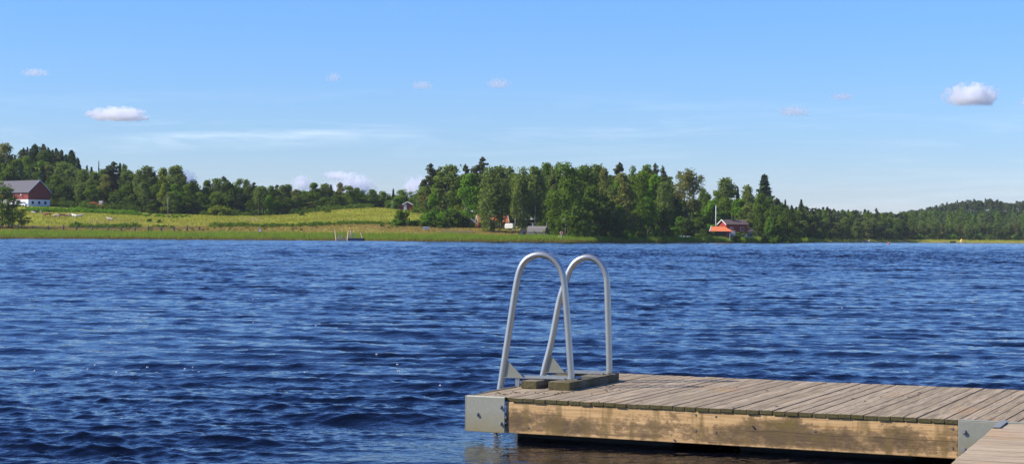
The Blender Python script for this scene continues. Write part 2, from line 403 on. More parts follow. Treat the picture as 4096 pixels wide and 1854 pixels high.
# ---------------------------------------------------------------- ground sheet
def build_ground():
    pxs = np.concatenate([np.arange(-9000, -600, 400), np.arange(-600, 4700, 16), np.arange(4700, 12001, 400)]).astype(float)
    ds = np.concatenate([[-60, -30, -12, -6, -3, -1.5], np.arange(0, 60, 1.5), np.arange(60, 190, 3.0), np.arange(190, 520, 10.0), [560, 640, 760, 900, 1200, 1900]])
    P, D = np.meshgrid(pxs, ds)
    Y = shore(P) + D + 1.6 * smooth_noise(P * .9, D * 0) * np.clip(1 - D / 40, 0, 1)
    Z = ground_arr(P.ravel(), Y.ravel()).reshape(P.shape)
    X = (P - W / 2) / F * Y
    V = np.stack([X, Y, Z], -1).reshape(-1, 3)
    a, b = P.shape; idx = np.arange(a * b).reshape(a, b)
    Q = np.stack([idx[:-1, :-1], idx[:-1, 1:], idx[1:, 1:], idx[1:, :-1]], -1).reshape(-1, 4)
    me = raw_mesh('ground', V, Q, [M['ground']], True)
    p, d = P.ravel(), (Y - shore(P)).ravel()
    wob = smooth_noise(X.ravel() * 2, Y.ravel() * 2)
    def step(x, c, w): return np.clip((x - c) / w + .5, 0, 1)
    sor = np.exp(-((d - 31 - 3 * wob) / 9) ** 2) * (p < 2300) + .55 * np.exp(-((d - 60) / 10) ** 2) * ((p > 350) & (p < 1000))
    sand = step(-d, -3.0, 2.0) * np.interp(p, [0, 1050, 1100, 1350, 1500, 3100, 3300], [.35, .4, 1, 1, .5, .5, 1])
    sand = np.maximum(sand, step(-d, -9, 6) * (p > 3300) * (.65 + .35 * wob))
    sand = np.maximum(sand, .8 * np.exp(-((d - 88) / 12.) ** 2) * np.exp(-((p - 1010) / 40.) ** 2))     # track up between the trees
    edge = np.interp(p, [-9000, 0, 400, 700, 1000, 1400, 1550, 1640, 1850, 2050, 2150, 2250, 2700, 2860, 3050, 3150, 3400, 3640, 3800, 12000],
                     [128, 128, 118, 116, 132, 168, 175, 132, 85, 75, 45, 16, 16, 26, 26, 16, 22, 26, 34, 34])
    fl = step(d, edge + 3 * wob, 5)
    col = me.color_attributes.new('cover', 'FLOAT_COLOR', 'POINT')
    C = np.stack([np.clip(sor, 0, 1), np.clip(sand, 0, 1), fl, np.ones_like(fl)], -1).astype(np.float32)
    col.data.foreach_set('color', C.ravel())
    o = bpy.data.objects.new('ground', me); COL.objects.link(o)
    tag(o, 'grassy shore rising to meadows and wooded hills', 'ground', kind='structure')
build_ground()

# ---------------------------------------------------------------- lake
def build_water():
    rows = [3.5]
    while rows[-1] < 1150:
        Y = rows[-1]; s = .5 * Y * Y * 4 / (F * H)
        cap = .10 + max(0, Y - 30) * .0008 + max(0, Y - 650) * .004
        rows.append(Y + min(max(s, .02), cap))
    rows = np.array(rows)
    tan = np.concatenate([np.linspace(-.85, -.34, 90, endpoint=False), np.linspace(-.34, .34, 1000), np.linspace(.34, .85, 91)[1:]])
    T, Y = np.meshgrid(tan, rows); X = (T * Y).astype(np.float32); Y = Y.astype(np.float32)
    dx = (Y * .00069).astype(np.float32); dy = np.gradient(rows).astype(np.float32)[:, None] * np.ones_like(X)
    g = np.random.default_rng(5)
    Z = np.zeros_like(X); OX = np.zeros_like(X); OY = np.zeros_like(X)
    lams = np.geomspace(.10, 4.2, 84) * g.uniform(.94, 1.06, 84)
    wind = R(-99)                                          # heading: mostly towards the camera, a little to the side
    # gusts: slow change of the ripple strength over the lake
    gust = 1 + .42 * smooth_noise(X * .35, Y * .22) + .18 * smooth_noise(X * 1.7 + 9, Y * .9)
    far = (1 + 1.0 * np.clip((Y - 25) / 120, 0, 1)).astype(np.float32)       # farther out the open lake is rougher than behind the dock
    for lam in lams:
        k = 2 * PI / lam
        th = wind + g.normal() * (.24 + .22 * min(1, .3 / lam))
        a = .0051 * lam ** .80 * math.exp(-(lam / 1.9) ** 2) * g.uniform(.5, 1.35) * (1.0 if lam > .9 else 1) + (.004 if lam > 2.6 else 0)
        kx, ky = math.cos(th) * k, math.sin(th) * k
        ph = kx * X + ky * Y + g.uniform(0, 2 * PI)
        wx = 2 * PI / max(abs(kx), 1e-3); wy = 2 * PI / max(abs(ky), 1e-3)
        att = np.clip(wx / dx / 2 - .8, 0, 1) * np.clip(wy / dy / 2 - .5, 0, 1) * far
        if lam < 1.0: att = att * gust
        s, c = np.sin(ph), np.cos(ph)
        Z += a * att * c
        ch = 1.08 * a * att
        OX -= ch * math.cos(th) * s; OY -= ch * math.sin(th) * s
    # lee of the dock: the float and the board calm the water beside it
    ca, sa = math.cos(DANG), math.sin(DANG); lx_ = (X - A0.x) * ca + (Y - A0.y) * sa; ly_ = -(X - A0.x) * sa + (Y - A0.y) * ca
    dd = np.sqrt(np.maximum(np.maximum(-lx_, lx_ - 7), 0) ** 2 + np.maximum(np.maximum(-2.2 - ly_, ly_ - 2.4), 0) ** 2)
    calm = .22 + .78 * np.clip(dd / 1.3, 0, 1); Z *= calm; OX *= calm; OY *= calm
    V = np.stack([X + OX, Y + OY, Z], -1).reshape(-1, 3)
    a, b = X.shape; idx = np.arange(a * b).reshape(a, b)
    Q = np.stack([idx[:-1, :-1], idx[:-1, 1:], idx[1:, 1:], idx[1:, :-1]], -1).reshape(-1, 4)
    me = raw_mesh('water', V, Q, [M['water']], True)
    o = bpy.data.objects.new('water', me); COL.objects.link(o)
    tag(o, 'dark blue choppy lake water', 'lake', kind='structure')
    print('water verts', a * b)
build_water()

# ---------------------------------------------------------------- sky and sun
SUN_EL, SUN_AZ = R(40), (-1.0, -.17)       # direction towards the sun, seen from above
w = bpy.data.worlds.new('World'); S.world = w; w.use_nodes = True
nt = w.node_tree; bg = nt.nodes['Background']
sky = nt.nodes.new('ShaderNodeTexSky'); sky.sky_type = 'NISHITA'; sky.sun_disc = False
sky.sun_elevation = SUN_EL; sky.sun_rotation = math.atan2(SUN_AZ[0], SUN_AZ[1])
sky.air_density = 1.0; sky.dust_density = .3; sky.ozone_density = 3.0; sky.altitude = 100
gen = nt.nodes.new('ShaderNodeTexCoord').outputs['Generated']
sp = nt.nodes.new('ShaderNodeSeparateXYZ'); L(nt, gen, sp.inputs[0])
tint = ramp(nt, sp.outputs[2], [(0, (.66, .70, .94)), (.05, (.52, .665, .96)), (.12, (.46, .69, 1.06)), (.22, (.54, .78, 1.26)), (.42, (.44, .68, 1.24)), (.8, (.32, .54, 1.12))])
c = mix(nt, 1.0, sky.outputs[0], tint, 'MULTIPLY')
# thin cirrus veils low in the sky
mp = nt.nodes.new('ShaderNodeMapping'); mp.inputs['Scale'].default_value = (7, 7, 95); mp.inputs['Rotation'].default_value = (0, R(-2.2), 0); L(nt, gen, mp.inputs[0])
ci = noise(nt, mp.outputs[0], 1.0, 8, .68, .6)
bandz = ramp(nt, sp.outputs[2], [(.005, (.15, .15, .15)), (.02, (.75, .75, .75)), (.045, (.45, .45, .45)), (.063, (.8, .8, .8)), (.085, (0, 0, 0))])
cf = math_(nt, 'MULTIPLY', math_(nt, 'MULTIPLY', ramp(nt, ci, [(.50, (0, 0, 0)), (.80, (1, 1, 1))]), bandz), .24)
c = mix(nt, cf, c, (8.0, 8.4, 8.6))
# one long feathery streak across the left half
az = math_(nt, 'DIVIDE', sp.outputs[0], sp.outputs[1]); el = math_(nt, 'DIVIDE', sp.outputs[2], sp.outputs[1])
off_ = math_(nt, 'SUBTRACT', el, math_(nt, 'MULTIPLY_ADD', az, .034, .0605))
body = ramp(nt, math_(nt, 'MULTIPLY_ADD', off_, 60.0, .5), [(.0, (0, 0, 0)), (.35, (.6, .6, .6)), (.62, (1, 1, 1)), (.80, (0, 0, 0))])
wind_ = ramp(nt, math_(nt, 'MULTIPLY_ADD', az, 2.0, .55), [(.075, (0, 0, 0)), (.14, (1, 1, 1)), (.30, (1, 1, 1)), (.47, (0, 0, 0))])
mp2 = nt.nodes.new('ShaderNodeMapping'); mp2.inputs['Scale'].default_value = (26, 26, 230); mp2.inputs['Rotation'].default_value = (0, R(-9), 0); L(nt, gen, mp2.inputs[0])
fe = ramp(nt, noise(nt, mp2.outputs[0], 1.0, 7, .62, .4), [(.34, (.1, .1, .1)), (.72, (1, 1, 1))])
ahead = math_(nt, 'GREATER_THAN', sp.outputs[1], 0.0)
c = mix(nt, math_(nt, 'MULTIPLY', math_(nt, 'MULTIPLY', body, wind_), math_(nt, 'MULTIPLY', math_(nt, 'MULTIPLY', fe, ahead), .36)), c, (7.6, 8.2, 8.6))
L(nt, c, bg.inputs[0]); bg.inputs[1].default_value = .10
sd = bpy.data.lights.new('sun', 'SUN'); sd.energy = 4.2; sd.angle = R(.5); sd.color = (1, .93, .82)
so = bpy.data.objects.new('sun', sd); COL.objects.link(so)
hv = Vector((*SUN_AZ, 0)).normalized()
to_sun = hv * math.cos(SUN_EL) + Vector((0, 0, math.sin(SUN_EL)))
so.rotation_euler = to_sun.to_track_quat('Z', 'Y').to_euler(); so.location = (-20, -5, 30)

# ---------------------------------------------------------------- clouds
def cloud_mat(name, dens, cut, sc):
    m = bpy.data.materials.new(name); m.use_nodes = True; t = m.node_tree; t.nodes.remove(t.nodes['Principled BSDF'])
    pv = t.nodes.new('ShaderNodeVolumePrincipled'); pv.inputs['Color'].default_value = (.985, .992, 1, 1); pv.inputs['Anisotropy'].default_value = .35
    tc = t.nodes.new('ShaderNodeTexCoord').outputs['Object']
    off = t.nodes.new('ShaderNodeVectorMath'); off.operation = 'ADD'
    oi = objrand(t); cmb = t.nodes.new('ShaderNodeCombineXYZ')
    for k in range(3): L(t, math_(t, 'MULTIPLY', oi, 37.0 + 11 * k), cmb.inputs[k])
    L(t, tc, off.inputs[0]); L(t, cmb.outputs[0], off.inputs[1])
    mp = t.nodes.new('ShaderNodeMapping'); mp.inputs['Scale'].default_value = (2.6, 1.6, 1.15); L(t, off.outputs[0], mp.inputs[0])
    n = noise(t, mp.outputs[0], sc, 6, .58)
    ln = t.nodes.new('ShaderNodeVectorMath'); ln.operation = 'LENGTH'; L(t, tc, ln.inputs[0])
    fall = math_(t, 'SUBTRACT', 1.0, math_(t, 'POWER', ln.outputs['Value'], 1.6))
    sp_ = t.nodes.new('ShaderNodeSeparateXYZ'); L(t, tc, sp_.inputs[0])
    base = ramp(t, math_(t, 'MULTIPLY_ADD', sp_.outputs[2], .5, .5), [(.20, (0, 0, 0)), (.34, (1, 1, 1))])
    d = math_(t, 'ADD', math_(t, 'MULTIPLY', fall, .85), math_(t, 'MULTIPLY_ADD', n, 3.4, -1.95 - cut))
    d = math_(t, 'MULTIPLY', math_(t, 'MULTIPLY', math_(t, 'MAXIMUM', d, 0), base), dens)
    L(t, d, pv.inputs['Density']); L(t, pv.outputs[0], t.nodes['Material Output'].inputs['Volume'])
    return m
M['cloud'] = cloud_mat('cumulus_vapour', .075, -.05, 1.7)
M['cloudthin'] = cloud_mat('thin_vapour', .030, .02, 1.8)
def sphere_mesh(name, nseg=20, nring=12):
    V = [(0, 0, -1)] + [(math.cos(2 * PI * k / nseg) * math.cos(a), math.sin(2 * PI * k / nseg) * math.cos(a), math.sin(a)) for a in np.linspace(-PI / 2, PI / 2, nring + 2)[1:-1] for k in range(nseg)] + [(0, 0, 1)]
    Fc = []
    for k in range(nseg):
        Fc.append((0, 1 + (k + 1) % nseg, 1 + k)); t = len(V) - 1; bse = 1 + (nring - 1) * nseg
        Fc.append((t, bse + k, bse + (k + 1) % nseg))
        for i in range(nring - 1): Fc.append((1 + i * nseg + k, 1 + i * nseg + (k + 1) % nseg, 1 + (i + 1) * nseg + (k + 1) % nseg, 1 + (i + 1) * nseg + k))
    me = bpy.data.meshes.new(name); me.from_pydata(V, [], Fc); return me
cm = {k: sphere_mesh('cloud_' + k) for k in ('cloud', 'cloudthin')}
for k in cm: cm[k].materials.append(M[k])
CLOUDS = [  # column, row, width, height in photo pixels, kind, label
 (470, 462, 250, 66, 'cloud', 'bright white flat-bottomed cloud alone above the left treeline'),
 (140, 292, 120, 40, 'cloudthin', 'small pinkish cloud high at the left above the conifers'),
 (1335, 312, 70, 44, 'cloudthin', 'tiny faint cloud left of centre, high over the sloping meadow'),
 (1688, 343, 95, 42, 'cloudthin', 'small faint cloud above the tall pine at the grove edge'),
 (1995, 336, 110, 50, 'cloudthin', 'wispy shred of cloud high above the weeping birches'),
 (3175, 448, 140, 52, 'cloudthin', 'greyish torn cloud to the right of the tall spruce top'),
 (3370, 388, 115, 34, 'cloudthin', 'low flat faint cloud between the grey shred and the big cloud'),
 (3885, 388, 230, 104, 'cloud', 'large puffy white cloud with grey base above the wooded hill'),
 (4125, 412, 90, 60, 'cloud', 'cloud cut by the right edge of the picture'),
 (745, 722, 90, 84, 'cloud', 'white cumulus peeping out behind the tall olive tree'),
 (1205, 738, 90, 80, 'cloud', 'round white cumulus standing behind the middle of the far treeline'),
 (1412, 752, 190, 110, 'cloud', 'tallest white cumulus heap behind the far treeline'),
 (1345, 703, 130, 36, 'cloud', 'flat cloud streak touching the tall cumulus heap'),
 (1665, 748, 120, 90, 'cloud', 'white cumulus behind the leaning pine at the grove'),
]
for px, py, wd, ht, kind, lab in CLOUDS:
    Y = 9000.0; o = bpy.data.objects.new('cloud', cm[kind]); COL.objects.link(o)
    o.location = at_depth(px, py, Y); s = Y / F / 2
    o.scale = (wd * s * 1.1, wd * s * .8, ht * s * 1.2)
    tag(o, lab, 'cloud', 'clouds over the lake')

# ---------------------------------------------------------------- tree kinds
def blobs_points(g, cl, n):
    """points in a list of ellipsoid clumps (x,y,z,rx,rz), denser to the rim"""
    cl = np.array(cl); vol = cl[:, 3] ** 2 * cl[:, 4]; k = g.choice(len(cl), n, p=vol ** .8 / (vol ** .8).sum())
    d = g.normal(size=(n, 3)); d /= np.linalg.norm(d, axis=1)[:, None]
    r = g.uniform(.25, 1.0, n) ** .5
    s = np.stack([cl[k, 3], cl[k, 3], cl[k, 4]], 1)
    whole = cl[k, :3] - np.array([0, 0, cl[:, 2].mean()]); whole[:, 2] *= .6; whole /= np.linalg.norm(whole, axis=1)[:, None] + 1e-6
    blobs_points.out = d * .75 + whole * .6 + np.array([0, 0, .25])
    return cl[k, :3] + d * r[:, None] * s
def limbs(b, g, h0, h1, rad, n, reach, mat, tr):
    for _ in range(n):
        z = g.uniform(h0, h1); a = g.uniform(0, 2 * PI); l = reach * g.uniform(.5, 1)
        p0 = np.array([0, 0, z]); p1 = p0 + np.array([math.cos(a) * l * .5, math.sin(a) * l * .5, l * .35]); p2 = p0 + np.array([math.cos(a) * l, math.sin(a) * l, l * .8])
        b.tube([p0, p1, p2], tr * .4, mat, 5, tr * .1)
def trunk_mb(h, r, mat, g, lean=.3, n=7):
    b = MB(); a = g.uniform(0, 2 * PI)
    pts = [(math.cos(a) * lean * math.sin(t * 2.2) + .06 * g.normal(), math.sin(a) * lean * math.sin(t * 2.2) + .06 * g.normal(), t * h) for t in np.linspace(0, 1, 7)]
    pts[0] = (0, 0, -.4)
    b.tube(pts, r, mat, n, r * .2); return b
PROTO = {}
blobs_points.out = None
def radial(P, up=.25, k=1.0):
    o = P * np.array([1, 1, 0]); o /= np.linalg.norm(o, axis=1)[:, None] + 1e-6
    return o * k + np.array([0, 0, up])
def finish(kind, i, crown_pts, size, leafmat, tb, h, wdt, **kw):
    if 'out' not in kw and blobs_points.out is not None and len(blobs_points.out) == len(crown_pts): kw['out'] = blobs_points.out
    V, Q = leaf_mesh(crown_pts, size, seed=hash((len(kind), i)) % 9999, **kw); blobs_points.out = None
    me = raw_mesh('crown', V, Q, [M[leafmat]])
    PROTO.setdefault(kind, []).append((me, tb, h, wdt))
def broad(kind, i, h, wdt, leafmat, n=3600, base=.06, size=.38, lobes=30, bark='bark', tr=.28, round_=1.0):
    g = np.random.default_rng(100 + i * 17 + len(kind) * 31)
    cl = []
    for _ in range(lobes):
        t = g.uniform(0, 1); z = h * (base + (1 - base) * t)
        env = math.sin(PI * min(1, max(.04, .12 + .88 * t) ** (.75 * round_))) ** .62 * wdt / 2
        a = g.uniform(0, 2 * PI); rr = env * g.uniform(.35, 1.0); r = wdt * g.uniform(.12, .22)
        cl.append((math.cos(a) * rr, math.sin(a) * rr, min(z, h - r * .6), r, r * g.uniform(.65, .95)))
    cl.append((0, 0, h * .55, wdt * .30, h * .25)); cl.append((g.normal() * .3, 0, h - wdt * .1, wdt * .15, wdt * .12))
    P = blobs_points(g, cl, n)
    tb = trunk_mb(h * .75, tr, M[bark], g); limbs(tb, g, h * .25, h * .6, 0, 6, wdt * .38, M[bark], tr)
    finish(kind, i, P, size, leafmat, tb, h, wdt)
def birch(kind, i, h, wdt, leafmat='birch', n=3400, base=.14, size=.31, weep=.5, twin=False):
    g = np.random.default_rng(300 + i * 13 + len(kind) * 7)
    P = []
    ns = 95
    for _ in range(ns):                       # hanging sprays
        t = g.uniform(0, 1) ** .8; z = h * (base + .08 + (.92 - base) * t)
        env = (math.sin(PI * (.10 + .86 * t) ** 1.1) ** .75 * .5 + .02) * wdt
        a = g.uniform(0, 2 * PI); rr = env * g.uniform(.25, 1) ** .7
        ln = wdt * g.uniform(.14, .40) * (1 + weep)
        m = n // ns
        q = g.uniform(0, 1, m)[:, None]
        spread = wdt * .075 * (1.2 - q * .6)
        pts = np.array([math.cos(a) * rr, math.sin(a) * rr, z]) + np.concatenate([g.normal(size=(m, 2)) * spread, -q * ln + g.normal(size=(m, 1)) * .12], 1)
        P.append(pts)
    P = np.concatenate(P); P = P[P[:, 2] > h * .02]
    tb = trunk_mb(h * .95, .15, M['birchbark'], g, .35)
    if twin: tb.tube([(.25, 0, -.3), (.7, .1, h * .3), (1.1, .2, h * .7)], .15, M['birchbark'], 6, .05)
    limbs(tb, g, h * .3, h * .8, 0, 7, wdt * .3, M['bark'], .12)
    finish(kind, i, P, size, leafmat, tb, h, wdt, aspect=1.25, out=radial(P, .3), loose=.9)
def spruce(kind, i, h, wdt, leafmat='spruce', n=3600, size=.42, thin=1.0):
    g = np.random.default_rng(500 + i * 19 + len(kind))
    P = []; lv = int(h * 1.9)
    for k in range(lv):
        t = (k + g.uniform(-.3, .3)) / lv; t = min(max(t, 0), 1)
        z = h * (.05 + .94 * t); r = wdt / 2 * (1 - t) ** .82 * g.uniform(.62, 1.18) + .12
        nb = max(4, int(9 * (1 - t) + 4))
        for j in range(nb):
            a = 2 * PI * (j + g.uniform(-.4, .4)) / nb; rr = r * g.uniform(.62, 1.1)
            m = max(4, int(n / lv / nb * (1.7 - 1.2 * t)))
            q = g.uniform(.12, 1, m) ** .7
            zz = z - q * rr * .40 + q ** 3 * rr * .14 + g.normal(size=m) * .26
            sw = g.normal(size=m) * .13 * (1 + rr * .5) * q
            P.append(np.stack([math.cos(a) * q * rr - math.sin(a) * sw, math.sin(a) * q * rr + math.cos(a) * sw, zz], 1))
    P.append(np.stack([g.normal(size=12) * .05, g.normal(size=12) * .05, h - g.uniform(0, .9, 12)], 1))
    P = np.concatenate(P)
    tb = trunk_mb(h * .97, .22, M['bark'], g, .1)
    finish(kind, i, P, size * thin, leafmat, tb, h, wdt, aspect=1.2, out=radial(P, .5), loose=.7)
def pine(kind, i, h, wdt, n=3200, base=.40, size=.36, leafmat='pine'):
    g = np.random.default_rng(700 + i * 23 + len(kind))
    cl = []
    for _ in range(38):
        t = g.uniform(0, 1) ** .85; z = h * (base + (1 - base) * t) - .5
        env = wdt / 2 * (1.02 - .72 * t ** 1.6) * min(1, .55 + t * 2.2)
        a = g.uniform(0, 2 * PI); rr = env * g.uniform(.3, 1); r = wdt * g.uniform(.12, .22) * (1 - .3 * t)
        cl.append((math.cos(a) * rr, math.sin(a) * rr, z, r, r * .55))
    for t in np.linspace(.12, 1, 9): cl.append((g.normal() * .35, g.normal() * .35, h * (base + (1 - base) * t) - wdt * .08, wdt * (.20 - .10 * t), wdt * .13))
    P = blobs_points(g, cl, n)
    tb = trunk_mb(h * .96, .24, M['pinebark'], g, .5)
    for c in cl[::2]: tb.tube([(0, 0, c[2] - 1.0), (c[0] * .6, c[1] * .6, c[2] - .4), (c[0], c[1], c[2])], .08, M['pinebark'], 4, .03)
    finish(kind, i, P, size, leafmat, tb, h, wdt)
def bush(kind, i, h, wdt, leafmat, n=1800, size=.30):
    g = np.random.default_rng(900 + i * 29 + len(kind))
    cl = []
    for _ in range(15):
        a = g.uniform(0, 2 * PI); rr = wdt / 2 * g.uniform(.1, .78); t = rr / (wdt / 2); r = wdt * g.uniform(.13, .22)
        z = g.uniform(.12, 1) * h * (1.0 - .55 * t * t); cl.append((math.cos(a) * rr, math.sin(a) * rr, max(z - r * .5, r * .4), r, r * .8))
    P = blobs_points(g, cl, n); P[:, 2] = np.abs(P[:, 2])
    tb = MB()
    for _ in range(5):
        a = g.uniform(0, 2 * PI); tb.tube([(0, 0, -.2), (math.cos(a) * wdt * .15, math.sin(a) * wdt * .15, h * .3), (math.cos(a) * wdt * .3, math.sin(a) * wdt * .3, h * .65)], .07, M['bark'], 5, .02)
    finish(kind, i, P, size, leafmat, tb, h, wdt)
def sparse(kind, i, h, wdt):
    """thin-crowned tree whose limbs show against the sky"""
    g = np.random.default_rng(41 + i); tb = MB(); tips = []
    for (x0, lean, r) in ((-.3, -1.0, .30), (1.5, 1.0, .22)):
        sp = [(x0, 0, -.3), (x0 + lean * -.7, 0, h * .25), (x0 + lean * .2, .1, h * .5), (x0 + lean * .9, .2, h * .78), (x0 + lean * 1.1, .2, h * .95)]
        tb.tube(sp, r, M['bark'], 7, .05)
        for _ in range(26):
            t = g.uniform(.36, .97); z = h * t; a = g.uniform(0, 2 * PI)
            env = wdt * .5 * math.sin(PI * min(1, (.05 + t * .92)) ** 1.5) ** .6
            l = env * g.uniform(.5, 1.0)
            c0 = np.array([x0 + lean * (t - .25), 0, z - l * .5]); c2 = np.array([math.cos(a) * l + x0 * .5, math.sin(a) * l, min(h * .985, z + l * .12)])
            c1 = (c0 + c2) / 2 + np.array([0, 0, l * .18]); tb.tube([c0, c1, c2], .065, M['bark'], 4, .02); tips.append((c1, c2))
    P = []
    for c1, c2 in tips:
        m = 80; q = g.uniform(.25, 1.12, m)[:, None]; P.append(c1 + (c2 - c1) * q + g.normal(size=(m, 3)) * np.array([.42, .42, .5]) - np.array([0, 0, 1]) * g.uniform(0, 1.7, m)[:, None] * q)
    P = np.concatenate(P); finish(kind, i, P, .25, 'olive', tb, h, wdt, droop=-.2, aspect=1.4)

for i, (h, wd) in enumerate(((15, 9), (17, 10), (14, 9.5), (18, 11))): broad('broad', i, h, wd, 'broad', lobes=26 + 4 * i)
for i, (h, wd) in enumerate(((14, 9), (13, 8))): broad('bright', i, h, wd, 'bright', base=.08)
for i, (h, wd) in enumerate(((16, 8), (17, 7.5))): broad('olive', i, h, wd, 'olive', n=2600, base=.16)
for i, (h, wd) in enumerate(((13, 9), (15, 10))): broad('dark', i, h, wd, 'dark', base=.04)
for i, (h, wd) in enumerate(((13, 8), (12, 8))): broad('yellow', i, h, wd, 'yellow', base=.06, n=2900)
for i, (h, wd) in enumerate(((18, 6), (19, 5.5), (17, 6.5), (18, 5))): birch('birch', i, h, wd, weep=.35 + .1 * i, base=.2)
birch('weeping', 0, 20, 6.5, weep=1.6, base=-.02, n=4200); birch('weeping', 1, 20, 7, weep=1.2, base=.06, n=3800, twin=True)
for i, (h, wd) in enumerate(((20, 6.5), (19, 5.5), (22, 7.5))): spruce('spruce', i, h, wd)
spruce('bare_spruce', 0, 18, 3.0, n=500, thin=.7)
for i, (h, wd) in enumerate(((19, 7), (18, 8), (17, 6.5))): pine('pine', i, h, wd, base=.42 - .08 * i)
for i, (h, wd) in enumerate(((5, 6), (5, 7))): bush('bush', i, h, wd, 'broad')
bush('bright_bush', 0, 5, 6, 'bright'); bush('yellow_bush', 0, 5, 6.5, 'yellow'); bush('dark_bush', 0, 5, 6, 'dark', n=1500)
sparse('sparse', 0, 20, 10)
for i in range(2): pine('alder', i, 11, 6.5, n=1600, base=.10, size=.25, leafmat='broad')

SPOKEN = {'broad': ('broadleaf_tree', 'leafy green tree', 'tree'), 'bright': ('broadleaf_tree', 'fresh green leafy tree', 'tree'), 'olive': ('broadleaf_tree', 'olive green loose tree', 'tree'),
 'dark': ('broadleaf_tree', 'dark green dense tree', 'tree'), 'yellow': ('broadleaf_tree', 'yellow-green leafy tree', 'tree'), 'birch': ('birch_tree', 'slender birch', 'birch tree'),
 'weeping': ('birch_tree', 'tall weeping birch', 'birch tree'), 'spruce': ('spruce_tree', 'pointed dark spruce', 'spruce tree'), 'bare_spruce': ('spruce_tree', 'thin nearly bare spruce', 'spruce tree'),
 'pine': ('pine_tree', 'dark crooked pine', 'pine tree'), 'bush': ('bush', 'green rounded bush', 'bush'), 'bright_bush': ('bush', 'fresh green bush', 'bush'), 'yellow_bush': ('bush', 'yellow-green round bush', 'bush'),
 'dark_bush': ('bush', 'dark green bush', 'bush'), 'sparse': ('broadleaf_tree', 'airy brownish tree with bare trunks', 'tree'), 'alder': ('alder_tree', 'thin-crowned alder with bare stem', 'tree')}
TREES = []
WIDER = {'spruce': 1.6, 'pine': 1.3, 'birch': 1.3, 'weeping': 1.25, 'bush': 1.1, 'bright_bush': 1.1, 'yellow_bush': 1.05, 'dark_bush': 1.1, 'sparse': 1.1, 'bare_spruce': 1, 'alder': 1, 'broad': 1.22, 'dark': 1.22, 'olive': 1.22}
_n = {}; TB = {}
def tree(kind, px, Y, top, wpx, base=None):
    """a tree Y metres out whose top reaches photo row `top`, crown wpx photo pixels wide"""
    g = hit(px, base) if base else ground(px, Y)
    z1 = at_depth(px, top, g.y).z; h = max(1.2, z1 - g.z); wd = wpx * WIDER.get(kind, 1.15) * g.y / F
    k = _n.get(kind, 0); _n[kind] = k + 1
    me, tb, h0, w0 = PROTO[kind][k % len(PROTO[kind])]
    name, spoken, cat = SPOKEN[kind]
    o = thing(name, None, cat, g, random.uniform(0, 2 * PI) if kind != 'sparse' else 0)
    o.scale = (wd / w0, wd / w0, h / h0)
    c = bpy.data.objects.new('crown', me); COL.objects.link(c); c.parent = o
    key = (kind, k % len(PROTO[kind]))
    if tb.v:
        if key not in TB:
            t = tb.build('stems' if 'bush' in kind else 'trunk', o, smooth=True); TB[key] = t.data
        else:
            t = bpy.data.objects.new('stems' if 'bush' in kind else 'trunk', TB[key]); COL.objects.link(t); t.parent = o
    TREES.append((px, g.y, kind, o, h)); return o
